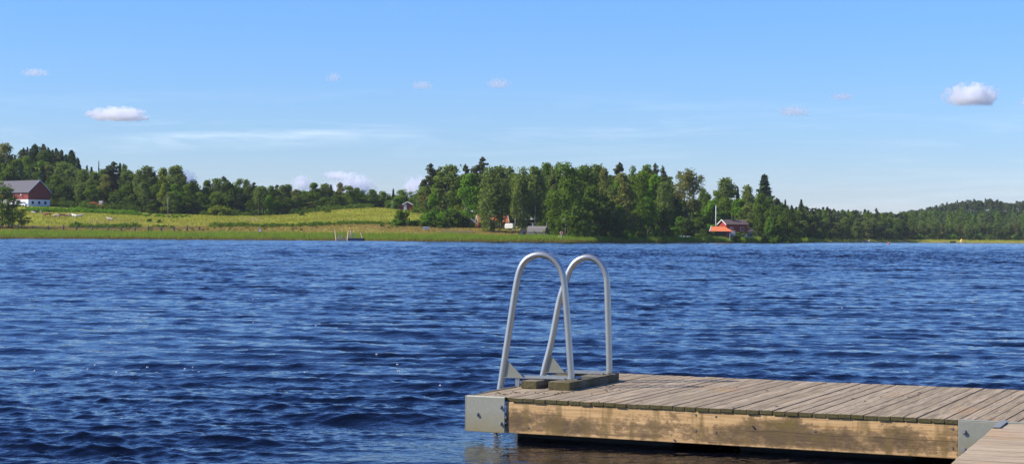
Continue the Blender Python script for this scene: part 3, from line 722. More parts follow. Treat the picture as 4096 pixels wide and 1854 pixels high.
# ---------------------------------------------------------------- where the trees stand
# wooded rise behind the barn
for a in [('olive', 15, 735, 578, 100), ('spruce', -45, 745, 590, 70), ('spruce', 92, 765, 592, 40), ('spruce', 107, 760, 589, 36), ('spruce', 138, 735, 577, 78), ('spruce', 171, 738, 577, 62),
          ('spruce', 222, 740, 593, 62), ('spruce', 244, 745, 600, 50), ('spruce', 284, 735, 601, 70), ('spruce', 309, 720, 632, 50), ('spruce', 200, 750, 612, 60), ('spruce', 262, 752, 618, 60),
          ('broad', 62, 715, 640, 90), ('dark', 40, 690, 672, 90), ('broad', 108, 710, 628, 74), ('spruce', 128, 700, 668, 60), ('olive', 190, 700, 660, 76), ('birch', 255, 690, 645, 66), ('birch', 292, 682, 664, 60),
          ('dark', 150, 690, 690, 80), ('broad', 215, 680, 700, 76), ('dark', 320, 680, 720, 66), ('spruce', 168, 680, 660, 56), ('spruce', 232, 705, 650, 56), ('broad', 5, 690, 690, 90), ('dark', 262, 672, 735, 80), ('dark', 200, 675, 740, 80), ('dark', 330, 668, 745, 60),
          # between barn and second pole
          ('birch', 335, 668, 674, 62), ('birch', 376, 662, 684, 52), ('spruce', 346, 685, 661, 34), ('spruce', 364, 688, 667, 34), ('bare_spruce', 393, 680, 642, 18), ('broad', 412, 668, 680, 56),
          ('pine', 448, 655, 648, 78), ('pine', 434, 660, 662, 60), ('olive', 420, 650, 702, 76), ('spruce', 478, 670, 652, 36), ('birch', 493, 665, 655, 30), ('birch', 514, 652, 676, 56), ('broad', 500, 640, 742, 70), ('broad', 545, 655, 702, 56),
          ('birch', 553, 645, 676, 34), ('birch', 588, 648, 661, 60), ('spruce', 616, 660, 688, 44), ('yellow', 650, 655, 676, 66), ('birch', 700, 650, 659, 62), ('sparse', 722, 655, 690, 50), ('yellow', 655, 632, 732, 56), ('bright', 700, 636, 738, 66), ('broad', 742, 640, 738, 66),
          ('dark', 470, 640, 762, 70), ('dark', 400, 645, 760, 74), ('broad', 365, 645, 742, 60), ('dark', 540, 636, 775, 70), ('dark', 590, 636, 770, 70), ('broad', 620, 640, 738, 60), ('birch', 572, 634, 722, 44), ('broad', 640, 640, 760, 60),
          # behind the meadow
          ('broad', 775, 652, 718, 68), ('broad', 825, 655, 723, 54), ('bright', 716, 634, 768, 58), ('birch', 870, 655, 711, 62), ('pine', 896, 660, 707, 44), ('dark', 912, 652, 726, 60), ('broad', 955, 655, 717, 56), ('birch', 985, 655, 715, 32),
          ('pine', 1014, 652, 730, 40), ('birch', 1050, 650, 742, 40), ('broad', 1085, 660, 742, 50), ('pine', 1106, 668, 739, 40), ('birch', 1130, 662, 737, 48), ('birch', 1150, 664, 735, 40), ('olive', 1182, 660, 757, 44), ('broad', 1212, 668, 761, 54),
          ('broad', 1256, 668, 733, 58), ('birch', 1300, 672, 732, 44), ('spruce', 1322, 680, 738, 34), ('olive', 1358, 675, 732, 46), ('broad', 1397, 672, 744, 78), ('broad', 1428, 680, 750, 50), ('broad', 1448, 690, 759, 50), ('broad', 1490, 700, 759, 56),
          ('broad', 1532, 705, 766, 60), ('spruce', 1572, 700, 754, 20), ('broad', 1606, 690, 758, 60), ('broad', 1640, 690, 765, 50), ('broad', 1665, 660, 776, 56), ('bright', 1585, 670, 792, 60),
          ('broad', 800, 640, 770, 60), ('dark', 745, 632, 785, 60), ('broad', 860, 640, 772, 66), ('dark', 915, 640, 782, 70), ('birch', 1035, 641, 745, 38), ('bright', 1075, 645, 780, 46), ('broad', 1110, 648, 782, 50), ('dark', 1150, 652, 790, 56), ('birch', 1180, 655, 786, 30),
          ('olive', 1240, 660, 805, 48), ('broad', 1215, 660, 790, 46), ('dark', 1300, 665, 788, 64), ('dark', 1350, 668, 780, 64), ('broad', 1445, 678, 790, 56), ('dark', 1480, 690, 786, 56), ('broad', 1560, 690, 800, 56), ('pine', 960, 642, 775, 50), ('dark', 1270, 660, 800, 50), ('dark', 1330, 662, 800, 56),
          ('birch', 680, 628, 765, 40), ('dark', 700, 626, 800, 50), ('dark', 610, 626, 800, 50), ('dark', 1000, 640, 800, 40), ('dark', 780, 634, 805, 56), ('broad', 835, 640, 790, 54)]:
    tree(*a)
# grove in the middle
for a in [('pine', 1724, 590, 655, 66), ('pine', 1757, 600, 668, 50), ('birch', 1795, 585, 657, 90), ('birch', 1770, 590, 690, 60), ('pine', 1862, 605, 660, 46), ('pine', 1926, 610, 630, 66), ('pine', 1892, 612, 668, 60), ('bright', 1880, 560, 697, 104),
          ('bright', 1738, 585, 738, 50), ('birch', 1704, 590, 744, 56), ('dark', 1835, 580, 720, 70), ('weeping', 1958, 530, 662, 84, 928), ('birch', 2000, 536, 659, 66, 930), ('birch', 2035, 555, 664, 52), ('dark', 2030, 565, 700, 90), ('weeping', 2090, 530, 664, 70, 926),
          ('birch', 2140, 528, 662, 62, 926), ('broad', 2190, 548, 657, 84), ('birch', 2222, 545, 650, 46), ('broad', 2262, 512, 656, 136), ('broad', 2340, 545, 660, 104), ('birch', 2300, 540, 668, 60), ('birch', 2382, 552, 655, 80), ('olive', 2412, 540, 676, 66), ('birch', 2060, 548, 690, 50),
          ('pine', 2474, 590, 654, 66), ('broad', 2530, 580, 662, 66), ('broad', 2582, 582, 665, 74), ('pine', 2617, 592, 655, 50), ('pine', 2650, 590, 666, 46), ('olive', 2492, 520, 694, 96), ('birch', 2446, 522, 738, 56), ('broad', 2560, 545, 690, 110), ('bright', 2622, 550, 705, 92), ('birch', 2655, 540, 722, 56),
          ('broad', 2370, 520, 742, 90), ('dark', 2420, 520, 800, 90), ('broad', 2310, 512, 790, 80), ('bright', 2590, 535, 790, 90), ('dark', 2650, 540, 820, 70), ('broad', 2530, 530, 840, 70), ('broad', 2350, 508, 850, 70), ('dark', 2450, 515, 866, 64), ('broad', 2480, 516, 820, 60), ('dark', 2210, 545, 760, 70), ('dark', 2150, 560, 760, 70), ('dark', 2000, 570, 770, 80), ('dark', 2075, 575, 780, 70), ('dark', 1960, 590, 760, 60),
          ('broad', 2560, 530, 760, 60), ('bright', 2470, 560, 720, 60), ('broad', 2200, 520, 870, 30), ('broad', 2235, 508, 880, 30),
          ('sparse', 2745, 556, 675, 140, 935), ('broad', 2812, 640, 752, 50), ('dark', 2700, 585, 780, 60), ('birch', 2905, 650, 708, 72), ('spruce', 2950, 650, 747, 30), ('birch', 2992, 640, 737, 42), ('spruce', 3056, 622, 698, 100, 930), ('broad', 2868, 635, 766, 60), ('broad', 2830, 630, 778, 60),
          ('bright', 2850, 612, 800, 90), ('broad', 2905, 625, 790, 80), ('bright', 2955, 622, 798, 84), ('birch', 3012, 577, 812, 80, 949), ('broad', 3042, 612, 772, 60), ('pine', 3104, 640, 795, 50), ('spruce', 3140, 700, 797, 22), ('spruce', 3204, 760, 797, 40), ('spruce', 3166, 690, 820, 36), ('broad', 3118, 632, 820, 60),
          ('dark', 3090, 605, 830, 70), ('dark', 3150, 620, 835, 60), ('broad', 3124, 602, 862, 46), ('bright', 3080, 600, 870, 40), ('dark', 3180, 640, 850, 60), ('dark', 3040, 610, 850, 50), ('broad', 2775, 600, 850, 70), ('dark', 2740, 575, 872, 60), ('dark', 2800, 575, 868, 60), ('bright', 2720, 580, 866, 50)]:
    tree(*a)
# wooded point on the right
g = np.random.default_rng(23)
SKYL = [(3170, 822), (3230, 822), (3260, 832), (3300, 828), (3350, 838), (3400, 836), (3450, 836), (3490, 850), (3520, 852), (3560, 848), (3600, 850), (3640, 852)]
for px in np.arange(3170, 3640, 15.0):
    top = np.interp(px, [s[0] for s in SKYL], [s[1] for s in SKYL]) + g.uniform(-3, 7)
    tree(('pine', 'pine', 'spruce', 'pine', 'broad')[int(g.integers(5))], px + g.uniform(-4, 4), shore(px) + g.uniform(80, 120), top, g.uniform(30, 42))
for px in np.arange(3190, 3625, 19.0):
    tree(('birch', 'broad', 'dark', 'pine', 'birch', 'dark')[int(g.integers(6))], px + g.uniform(-5, 5), shore(px) + g.uniform(36, 62), g.uniform(862, 890), g.uniform(28, 44))
for px in np.arange(3200, 3615, 27.0):
    tree(('dark', 'birch', 'olive', 'bush', 'broad')[int(g.integers(5))], px + g.uniform(-6, 6), shore(px) + g.uniform(22, 30), g.uniform(890, 915), g.uniform(28, 40))
tree('pine', 3505, 920, 832, 26); tree('dark', 3608, 935, 880, 40); tree('birch', 3430, 815, 884, 34); tree('birch', 3380, 800, 866, 34); tree('pine', 3602, 948, 862, 44)
# first row along the far bay
for px in np.arange(3632, 4300, 17.0):
    tree(('birch', 'birch', 'birch', 'olive', 'birch', 'broad')[int(g.integers(6))], px + g.uniform(-5, 5), shore(px) + g.uniform(34, 52), g.uniform(884, 908), g.uniform(22, 32))
for px in np.arange(3640, 4300, 46.0):
    tree(('bush', 'bright_bush', 'dark', 'broad')[int(g.integers(4))], px + g.uniform(-8, 8), shore(px) + 32, g.uniform(925, 938), g.uniform(24, 36))
# bushes
for a in [('yellow_bush', 878, 612, 812, 92, 862), ('yellow_bush', 858, 608, 828, 50, 862), ('bush', 1612, 530, 826, 80, 905), ('bright_bush', 1588, 527, 870, 50, 906), ('bright_bush', 1665, 530, 872, 56, 906), ('bright_bush', 1718, 538, 826, 70, 905), ('bright_bush', 1760, 536, 838, 64, 905), ('bright_bush', 1700, 533, 872, 50, 908),
          ('dark_bush', 1812, 534, 832, 110, 911), ('dark_bush', 1862, 534, 858, 60, 911), ('bright_bush', 1790, 550, 815, 70), ('yellow_bush', 1830, 565, 805, 60), ('bush', 1745, 532, 880, 60, 910),
          ('bright_bush', 309, 545, 880, 28, 912), ('bush', 598, 575, 872, 28), ('bush', 636, 570, 880, 24), ('bush', 2965, 580, 922, 60), ('bush', 2800, 563, 930, 50), ('dark_bush', 2820, 562, 928, 44), ('bush', 2950, 566, 932, 40), ('bush', 3110, 590, 938, 40), ('dark_bush', 3060, 590, 935, 50), ('bush', 3150, 610, 942, 36),
          ('bush', 2275, 506, 925, 40), ('bright_bush', 2292, 504, 930, 30), ('dark_bush', 2330, 506, 925, 46), ('dark_bush', 2560, 527, 925, 60), ('dark_bush', 2620, 535, 922, 60), ('bright_bush', 2520, 530, 905, 40), ('dark_bush', 2680, 545, 915, 44), ('dark_bush', 2730, 566, 915, 36), ('bush', 2210, 512, 925, 26), ('bush', 1985, 560, 900, 34), ('bush', 2018, 545, 908, 24), ('bright_bush', 2700, 560, 900, 40),
          ('bright_bush', 1525, 520, 888, 14, 907), ('bush', 1205, 655, 838, 26, 862), ('bush', 1310, 665, 834, 30, 850)]:
    tree(*a)
# thin alders on the near bank at the far left
for a in [('alder', 8, 532, 715, 90, 914), ('alder', 34, 534, 738, 76, 914), ('alder', 50, 533, 765, 84, 914), ('alder', 88, 536, 832, 76, 912), ('alder', -30, 532, 700, 60, 914)]:
    tree(*a)

PLACE = [(-400, 330, 'above the red barn'), (330, 490, 'behind the orange digger'), (490, 690, 'behind the second utility pole'), (690, 900, 'behind the yellow-green bush'), (900, 1160, 'along the lower meadow'),
         (1160, 1480, 'at the top of the sloping meadow'), (1480, 1690, 'beyond the small hut'), (1690, 1925, 'behind the hedge bushes'), (1925, 2060, 'around the tiled cottage'), (2060, 2215, 'behind the grey barrel hut'),
         (2215, 2440, 'above the lifebuoy post'), (2440, 2690, 'in the shady grove'), (2690, 2860, 'by the white rowing boat'), (2860, 3060, 'behind the red house'), (3060, 3190, 'right of the pale blue pavilion'), (3190, 3330, 'on the near wooded point'), (3330, 3480, 'midway along the wooded point'),
         (3480, 3630, 'at the tip of the wooded point'), (3630, 3800, 'left of the moored dark boat'), (3800, 3960, 'behind the yellow tent'), (3960, 9000, 'right of the yellow tent')]
ORD = ['', 'first', 'second', 'third', 'fourth', 'fifth', 'sixth', 'seventh', 'eighth', 'ninth', 'tenth', 'eleventh', 'twelfth', 'thirteenth', 'fourteenth', 'fifteenth']
def label_trees():
    sets = {}
    for t in TREES:
        pl = next(p[2] for p in PLACE if p[0] <= t[0] < p[1]); sets.setdefault((SPOKEN[t[2]][1], pl), []).append(t)
    for (sp_, pl), ts in sets.items():
        ts.sort(key=lambda t: t[0])
        for k, t in enumerate(ts):
            cat = SPOKEN[t[2]][2]
            grp = {'bush': 'bushes along the far shore'}.get(cat, 'trees along the far shore')
            if len(ts) == 1: lab = f'{sp_} {pl}'
            else: lab = f'{sp_}, {ORD[k + 1]} from left, {pl}'
            tag(t[3], lab, cat, grp)
label_trees()
print('trees', len(TREES))

# ---------------------------------------------------------------- far wood: trees deep behind the first rows, one mass each
def wood_mass(name, label, rows, seed, leaf=.55, n=230):
    """rows: (column, distance, height, width, material index)"""
    g = np.random.default_rng(seed); VS = []; QS = []; MI = []; base = 0
    mats = [M['pine'], M['young'], M['birch'], M['broad'], M['spruce'], M['dark']]
    for px, Y, h, wd, mi in rows:
        G = ground(px, float(Y))
        t = g.uniform(0, 1, n) ** (.8 if mi in (1, 4) else .6)
        if mi in (1, 4): r = wd / 2 * (1 - t) ** .8 * g.uniform(.3, 1.05, n); z = h * (.04 + .96 * t)
        elif mi == 0: r = wd / 2 * np.sin(np.pi * np.clip(.15 + .8 * t, 0, 1)) ** .6 * g.uniform(.1, 1.05, n); z = h * (.34 + .66 * t)
        else: r = wd / 2 * np.sin(np.pi * np.clip(.12 + .85 * t, 0, 1)) ** .6 * g.uniform(.1, 1.05, n); z = h * (.04 + .96 * t)
        a = g.uniform(0, 2 * PI, n) // .9 * .9 + g.normal(size=n) * .3
        C = np.stack([G.x + np.cos(a) * r, G.y + np.sin(a) * r, G.z + z], 1)
        V, Q = leaf_mesh(C, leaf, seed=int(g.integers(1e9)), out=np.stack([np.cos(a), np.sin(a), np.clip(t * 2 - 1, -.2, 1) + .25], 1))
        VS.append(V); QS.append(Q + base); MI.append(np.full(len(Q), mi)); base += len(V)
    me = raw_mesh(name, np.concatenate(VS), np.concatenate(QS), mats)
    me.polygons.foreach_set('material_index', np.concatenate(MI).astype(np.int32))
    o = bpy.data.objects.new(name, me); COL.objects.link(o); tag(o, label, 'forest', kind='stuff')
def hill_rows():
    g = np.random.default_rng(77); rows = []
    sky = [(3540, 858), (3600, 854), (3640, 847), (3700, 838), (3730, 828), (3760, 824), (3795, 812), (3840, 806), (3900, 802), (3960, 800), (4000, 806), (4050, 812), (4100, 810), (4300, 800), (4700, 800)]
    for _ in range(620):
        px = g.uniform(3560, 4500); f = g.uniform(0, 1) ** .9; Y = shore(px) + 70 + 400 * f
        if f > .66: rows.append((px, Y, g.uniform(12, 16), g.uniform(5, 8), 0 if g.random() < .75 else 4))
        elif f > .22: rows.append((px, Y, g.uniform(8, 11), g.uniform(3, 5), 1 if g.random() < .8 else 2))
        else: rows.append((px, Y, g.uniform(10, 14), g.uniform(5, 7), int(g.choice([2, 2, 3, 0]))))
    top_of = lambda p: np.interp(p, [s[0] for s in sky], [s[1] for s in sky])
    fit = []
    for p, Y, h, wd, mi in rows:                                   # no tree stands above the ridge line
        G = ground(p, float(Y)); hm = at_depth(p, float(top_of(p)) + 3, float(Y)).z - G.z
        if hm > 4: fit.append((p, Y, min(h, hm), wd, mi))
    rows = fit
    for px in np.arange(3610, 4500, 7.5):                          # ridge line against the sky
        p = px + g.uniform(-3, 3); top = np.interp(p, [s[0] for s in sky], [s[1] for s in sky]) + g.uniform(-9, 9)
        Y = shore(p) + 480 + g.uniform(-25, 25); G = ground(p, Y); h = at_depth(p, top, Y).z - G.z
        rows.append((p, Y, max(h, 6), g.uniform(3.5, 6.5), 0 if g.random() < .75 else 4))
    return rows
wood_mass('far_wood', 'mixed pine and birch wood covering the low hill across the bay', hill_rows(), 78)
def back_rows(sky, off, kinds, seed, step=11.0, wd=(6, 9)):
    g = np.random.default_rng(seed); rows = []
    for px in np.arange(sky[0][0], sky[-1][0], step):
        for _ in range(2):
            p = px + g.uniform(-6, 6); top = np.interp(p, [s[0] for s in sky], [s[1] for s in sky]) + g.uniform(-6, 26)
            o = np.interp(p, [s[0] for s in off], [s[1] for s in off]); Y = shore(p) + o + g.uniform(0, 40); G = ground(p, float(Y)); h = at_depth(p, float(top), float(Y)).z - G.z
            rows.append((p, Y, max(h, 5), g.uniform(*wd) * max(1, h / 16), int(g.choice(kinds))))
    return rows
RISE_SKY = [(-300, 600), (50, 622), (85, 606), (135, 588), (180, 590), (230, 608), (290, 616), (312, 645), (325, 690)]
wood_mass('rise_wood', 'dark spruce wood massed on the rise above the barn', back_rows(RISE_SKY, [(-300, 215), (330, 215)], [4, 4, 4, 0, 5], 87, 9.0, (5, 7)), 88, .5, 420)
LEFT_SKY = [(-300, 640), (60, 640), (300, 660), (335, 700), (460, 690), (560, 706), (620, 715), (720, 712), (800, 748), (900, 742), (1000, 752), (1100, 768), (1300, 766), (1400, 770), (1500, 780), (1690, 790)]
LEFT_OFF = [(-300, 200), (330, 190), (700, 160), (1000, 165), (1480, 200), (1700, 190)]
wood_mass('back_wood', 'shadowed wood massed behind the treeline of the pasture', back_rows(LEFT_SKY, LEFT_OFF, [3, 5, 5, 4, 2], 81), 82, .60, 300)
MID_SKY = [(1690, 745), (1760, 705), (1900, 700), (2100, 700), (2250, 695), (2420, 700), (2470, 705), (2560, 700), (2680, 712), (2705, 800), (2860, 800), (2900, 800), (3000, 790), (3080, 780), (3130, 820), (3190, 838)]
MID_OFF = [(1690, 120), (1850, 115), (2000, 105), (2250, 75), (2700, 80), (3190, 60)]
wood_mass('grove_wood', 'shadowed wood massed behind the front trees of the grove', back_rows(MID_SKY, MID_OFF, [3, 5, 5, 2], 83), 84, .52, 320)
PT_SKY = [(3180, 838), (3260, 842), (3400, 846), (3600, 856), (3650, 858)]
wood_mass('point_wood', 'shadowed pine wood filling the wooded point', back_rows(PT_SKY, [(3100, 60), (3700, 62)], [0, 4, 5, 3], 85, 8.0, (5, 7)), 86, .50, 260)

# ---------------------------------------------------------------- low growth that nobody could count
def scatter_blades(name, label, cat, px0, px1, d0, d1, n, hh, ww, mats, seed, dens=None):
    g = np.random.default_rng(seed); px = g.uniform(px0, px1, n); d = g.uniform(0, 1, n)
    d0a = d0(px) if callable(d0) else d0; d1a = d1(px) if callable(d1) else d1
    D = d0a + (d1a - d0a) * d
    if dens is not None:
        keep = g.uniform(0, 1, n) < dens(px, D); px, D = px[keep], D[keep]; n = len(px)
    Y = shore(px) + D; X = (px - W / 2) / F * Y; Z = ground_arr(px, Y) - .05
    hgt = hh * g.uniform(.6, 1.2, n) * (1 + .18 * smooth_noise(X * 3, Y * 3)); a = g.uniform(0, PI, n); wd = ww * g.uniform(.6, 1.3, n)
    lean = g.normal(size=(n, 2)) * .16 * hgt[:, None]
    dx, dy = np.cos(a) * wd / 2, np.sin(a) * wd / 2
    A = np.stack([X - dx, Y - dy, Z], 1); B = np.stack([X + dx, Y + dy, Z], 1); T = np.stack([X + lean[:, 0], Y + lean[:, 1], Z + hgt], 1)
    V = np.stack([A, B, T], 1).reshape(-1, 3); Q = np.arange(3 * n).reshape(n, 3)
    me = raw_mesh(name, V, Q, mats)
    if len(mats) > 1: me.polygons.foreach_set('material_index', g.integers(0, 5, n).astype(np.int32) // 4)
    o = bpy.data.objects.new(name, me); COL.objects.link(o); tag(o, label, cat, kind='stuff')
def reed_d1(px): return np.interp(px, [-900, 0, 1000, 1400, 1900, 2100, 2250, 2330, 2500, 3200], [22, 22, 21, 19, 15, 11, 8, 4, 6, 6])
scatter_blades('reeds', 'tall bright green reeds standing along the whole shoreline', 'reeds', -900, 3260, -1.0, reed_d1, 110000, 1.55, .16, [M['reed']], 3, lambda p, D: np.interp(p, [2230, 2290, 2350, 2380, 4000], [1, .35, .35, 1, 1]))
scatter_blades('dry_reed_edge', 'straw-coloured dead reeds at the water line', 'reeds', -900, 3260, -1.6, 1.6, 30000, .85, .14, [M['straw']], 4)
M['grass'] = foliage('meadow_grass_blades', (.215, .25, .028), (.36, .36, .055), .3)
M['sorrelg'] = foliage('sorrel_grass', (.27, .18, .08), (.40, .26, .13), .3)
scatter_blades('meadow_grass', 'yellowish green meadow grass', 'grass', -500, 2080, 22, 140, 90000, .42, .24, [M['grass'], M['straw']], 5, lambda p, D: D < np.interp(p, [0, 400, 700, 1000, 1500, 1640, 1850, 2080], [100, 100, 105, 122, 150, 110, 70, 40]))
scatter_blades('sorrel_grass', 'reddish brown sorrel and seeding grass behind the reeds', 'grass', -500, 2200, 20, 42, 42000, .5, .2, [M['sorrelg'], M['grass']], 6)
scatter_blades('bank_grass', 'short grass on the bank of the far bay', 'grass', 3150, 4700, 3, 34, 26000, .4, .3, [M['grass']], 8)
def brush(name, label, cat, bands, leafmat, seed, size=.26):
    g = np.random.default_rng(seed); Cs = []; Os = []
    for px0, px1, d0, d1, h, n in bands:
        k = max(3, int(n / 70)); cp = g.uniform(px0, px1, k); cdd = g.uniform(d0, d1, k); ch = h * g.uniform(.45, 1.15, k)
        for a, dd, hh in zip(cp, cdd, ch):
            Y = shore(a) + dd; G = ground(a, float(Y)); v = g.normal(size=(70, 3)); v /= np.linalg.norm(v, axis=1)[:, None]
            Os.append(np.stack([v[:, 0], v[:, 1], np.abs(v[:, 2]) + .2], 1))
            v *= g.uniform(.4, 1, 70)[:, None] ** .5; r = hh * g.uniform(.7, 1.3)
            Cs.append(np.stack([G.x + v[:, 0] * r, G.y + v[:, 1] * r, G.z + np.abs(v[:, 2]) * hh], 1))
    V, Q = leaf_mesh(np.concatenate(Cs), size, seed=seed, out=np.concatenate(Os))
    o = bpy.data.objects.new(name, raw_mesh(name, V, Q, [M[leafmat]])); COL.objects.link(o); tag(o, label, cat, kind='stuff')
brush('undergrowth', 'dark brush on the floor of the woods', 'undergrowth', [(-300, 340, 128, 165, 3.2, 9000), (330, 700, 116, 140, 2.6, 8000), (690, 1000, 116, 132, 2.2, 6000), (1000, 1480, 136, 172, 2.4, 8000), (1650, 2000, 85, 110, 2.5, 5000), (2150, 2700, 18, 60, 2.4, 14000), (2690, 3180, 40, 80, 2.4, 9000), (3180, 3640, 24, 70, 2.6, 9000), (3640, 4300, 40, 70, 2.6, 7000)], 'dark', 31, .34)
brush('hedge_weeds', 'low green brambles running along the top of the cow pasture', 'undergrowth', [(110, 350, 92, 100, 1.5, 9000), (330, 560, 90, 98, 1.3, 8000), (560, 760, 86, 100, .7, 2500)], 'bright', 32, .24)
brush('bank_weeds', 'rough weeds in a band between the reeds and the meadow', 'undergrowth', [(280, 560, 36, 44, 1.3, 7000), (600, 700, 34, 42, .8, 1500), (840, 1010, 36, 44, 1.3, 7000), (1010, 1500, 34, 41, 1.15, 11000), (1500, 1600, 34, 40, .9, 1800), (330, 1600, 26, 34, .5, 4000)], 'broad', 33, .22)
brush('shore_weeds', 'leafy weeds growing along the bank below the grove', 'undergrowth', [(2210, 2700, 7, 16, 1.1, 8000), (2690, 3200, 8, 18, .9, 6000)], 'broad', 34, .22)
# ================================================================ foreground
dock = thing('floating_dock', 'weathered grey plank dock with a pale stained side board', 'dock', (A0.x, A0.y, DZ), DANG)
UJ = (A1 - A0).length                      # where the joint plate starts
DW = 2.45
b = MB(); x = .012; g = np.random.default_rng(2)
while x < 6.4:
    pw = .079 + g.uniform(-.006, .006); gap = g.choice([.0035, .005, .006, .0095]); y0 = -.005 + g.uniform(-.003, .003); dz = g.uniform(-.002, .002)
    if x < .305: y0 = .012
    elif x > UJ - .02: y0 = .014
    b.box(x, x + pw, y0, DW + g.uniform(-.008, .008), -.028 + dz, dz, M['deck'], M['endgrain']); x += pw + gap
b.build('deck_planks', dock, bevel=.003)
b = MB(); b.box(.298, UJ - .002, .004, .05, -.245, -.0300, M['fascia'], M['fascia']); b.build('side_board', dock, bevel=.004)
b = MB(); b.box(.05, 6.4, DW - .06, DW - .012, -.24, -.0305, M['darkwood']); b.build('back_board', dock)
b = MB()
for xx in (.8, 1.7, 2.6, 3.5): b.box(xx, xx + .045, .052, DW - .062, -.20, -.0305, M['darkwood'])
b.build('joist_frame', dock)
for k, xx in enumerate((.25, 1.9, 3.7)):
    b = MB(); b.box(xx, xx + 1.2, .28, DW - .2, -.42, -.202, M['black']); b.build('float_block', dock, bevel=.03)
# corner plate with folded top edge
b = MB()
b.box(-.004, .296, -.014, -.006, -.247, .002, M['plate']); b.box(-.004, .296, -.006, .020, -.004, .0045, M['plate']); b.box(-.012, -.004, -.014, .30, -.247, .003, M['plate'])
pl = b.build('corner_plate', dock, bevel=.003)
def bolt(x, y, z, par, r=.0105):
    b = MB(); b.tube([(x, y, z), (x, y - .016, z)], r, M['bolt'], 6); b.tube([(x, y, z), (x, y - .004, z)], r * 1.25, M['bolt'], 12); return b.build('bolt', par)
for x_, z_ in ((.084, -.122), (.266, -.064), (.266, -.178)): bolt(x_, -.014, z_, pl)
b = MB(); b.box(UJ, UJ + .62, -.012, -.004, -.26, -.004, M['plate']); b.box(UJ, UJ + 1.6, -.012, .016, -.004, .003, M['plate'])
jp = b.build('joint_plate', dock, bevel=.003)
for z_ in (-.070, -.182): bolt(UJ + .036, -.012, z_, jp, .0125)
b = MB(); b.box(-.020, -.013, .30, DW, -.06, .004, M['galv']); b.build('edge_strip', dock)
for x_, z_ in ((UJ - .035, -.060), (UJ - .035, -.178), (1.69, -.055), (1.83, -.058), (1.69, -.160), (1.83, -.163), (.47, -.20), (2.5, -.12)):
    b = MB(); b.tube([(x_, .004, z_), (x_, .002, z_)], .0075, M['black'], 8); b.tube([(x_, .002, z_), (x_, .0005, z_)], .004, M['bolt'], 6); b.build('screw', dock)
# gangway the photographer stands on
GZ = .293
G0 = at_height(3976, 1706, GZ); G1 = at_height(3799, 1854, GZ)
vg = (G0 - G1).normalized(); GANG = math.atan2(vg.y, vg.x) - PI / 2
gw = thing('gangway', 'sun-bleached plank gangway meeting the dock at the right corner', 'gangway', (G0.x, G0.y, GZ), GANG)
vdir = Vector((-u.y, u.x, 0)); EXT = (-.024 - (G0 - A0).dot(vdir)) / vg.dot(vdir)      # up to the side of the dock
b = MB(); y = EXT; g = np.random.default_rng(9)
while y > -13:
    pw = .145 + g.uniform(-.004, .004); dz = g.uniform(-.0015, .0015)
    b.box(g.uniform(-.002, .002), 1.9, y - pw, y, -.034 + dz, dz, M['gang'], M['endgrain']); y -= pw + .004
me_ = b.build('deck_planks', gw, bevel=.004)
b = MB(); b.box(.03, .075, -13, -.03, -.24, -.036, M['darkwood']); b.build('side_board', gw)
b = MB(); b.box(1.82, 1.865, -13, -.03, -.24, -.036, M['darkwood']); b.build('side_board', gw)
gi = (Matrix.Translation(Vector((G0.x, G0.y, GZ))) @ Matrix.Rotation(GANG, 4, 'Z')).inverted()
hp = [gi @ at_height(px, py, GZ + .006) for px, py in ((3969, 1709), (4001, 1709), (4034, 1683), (4003, 1680))]
b = MB(); b.prism([(p.x, p.y) for p in hp], 'z', .003, .011, M['plate'])
b.build('hinge_plate', gw, bevel=.002)

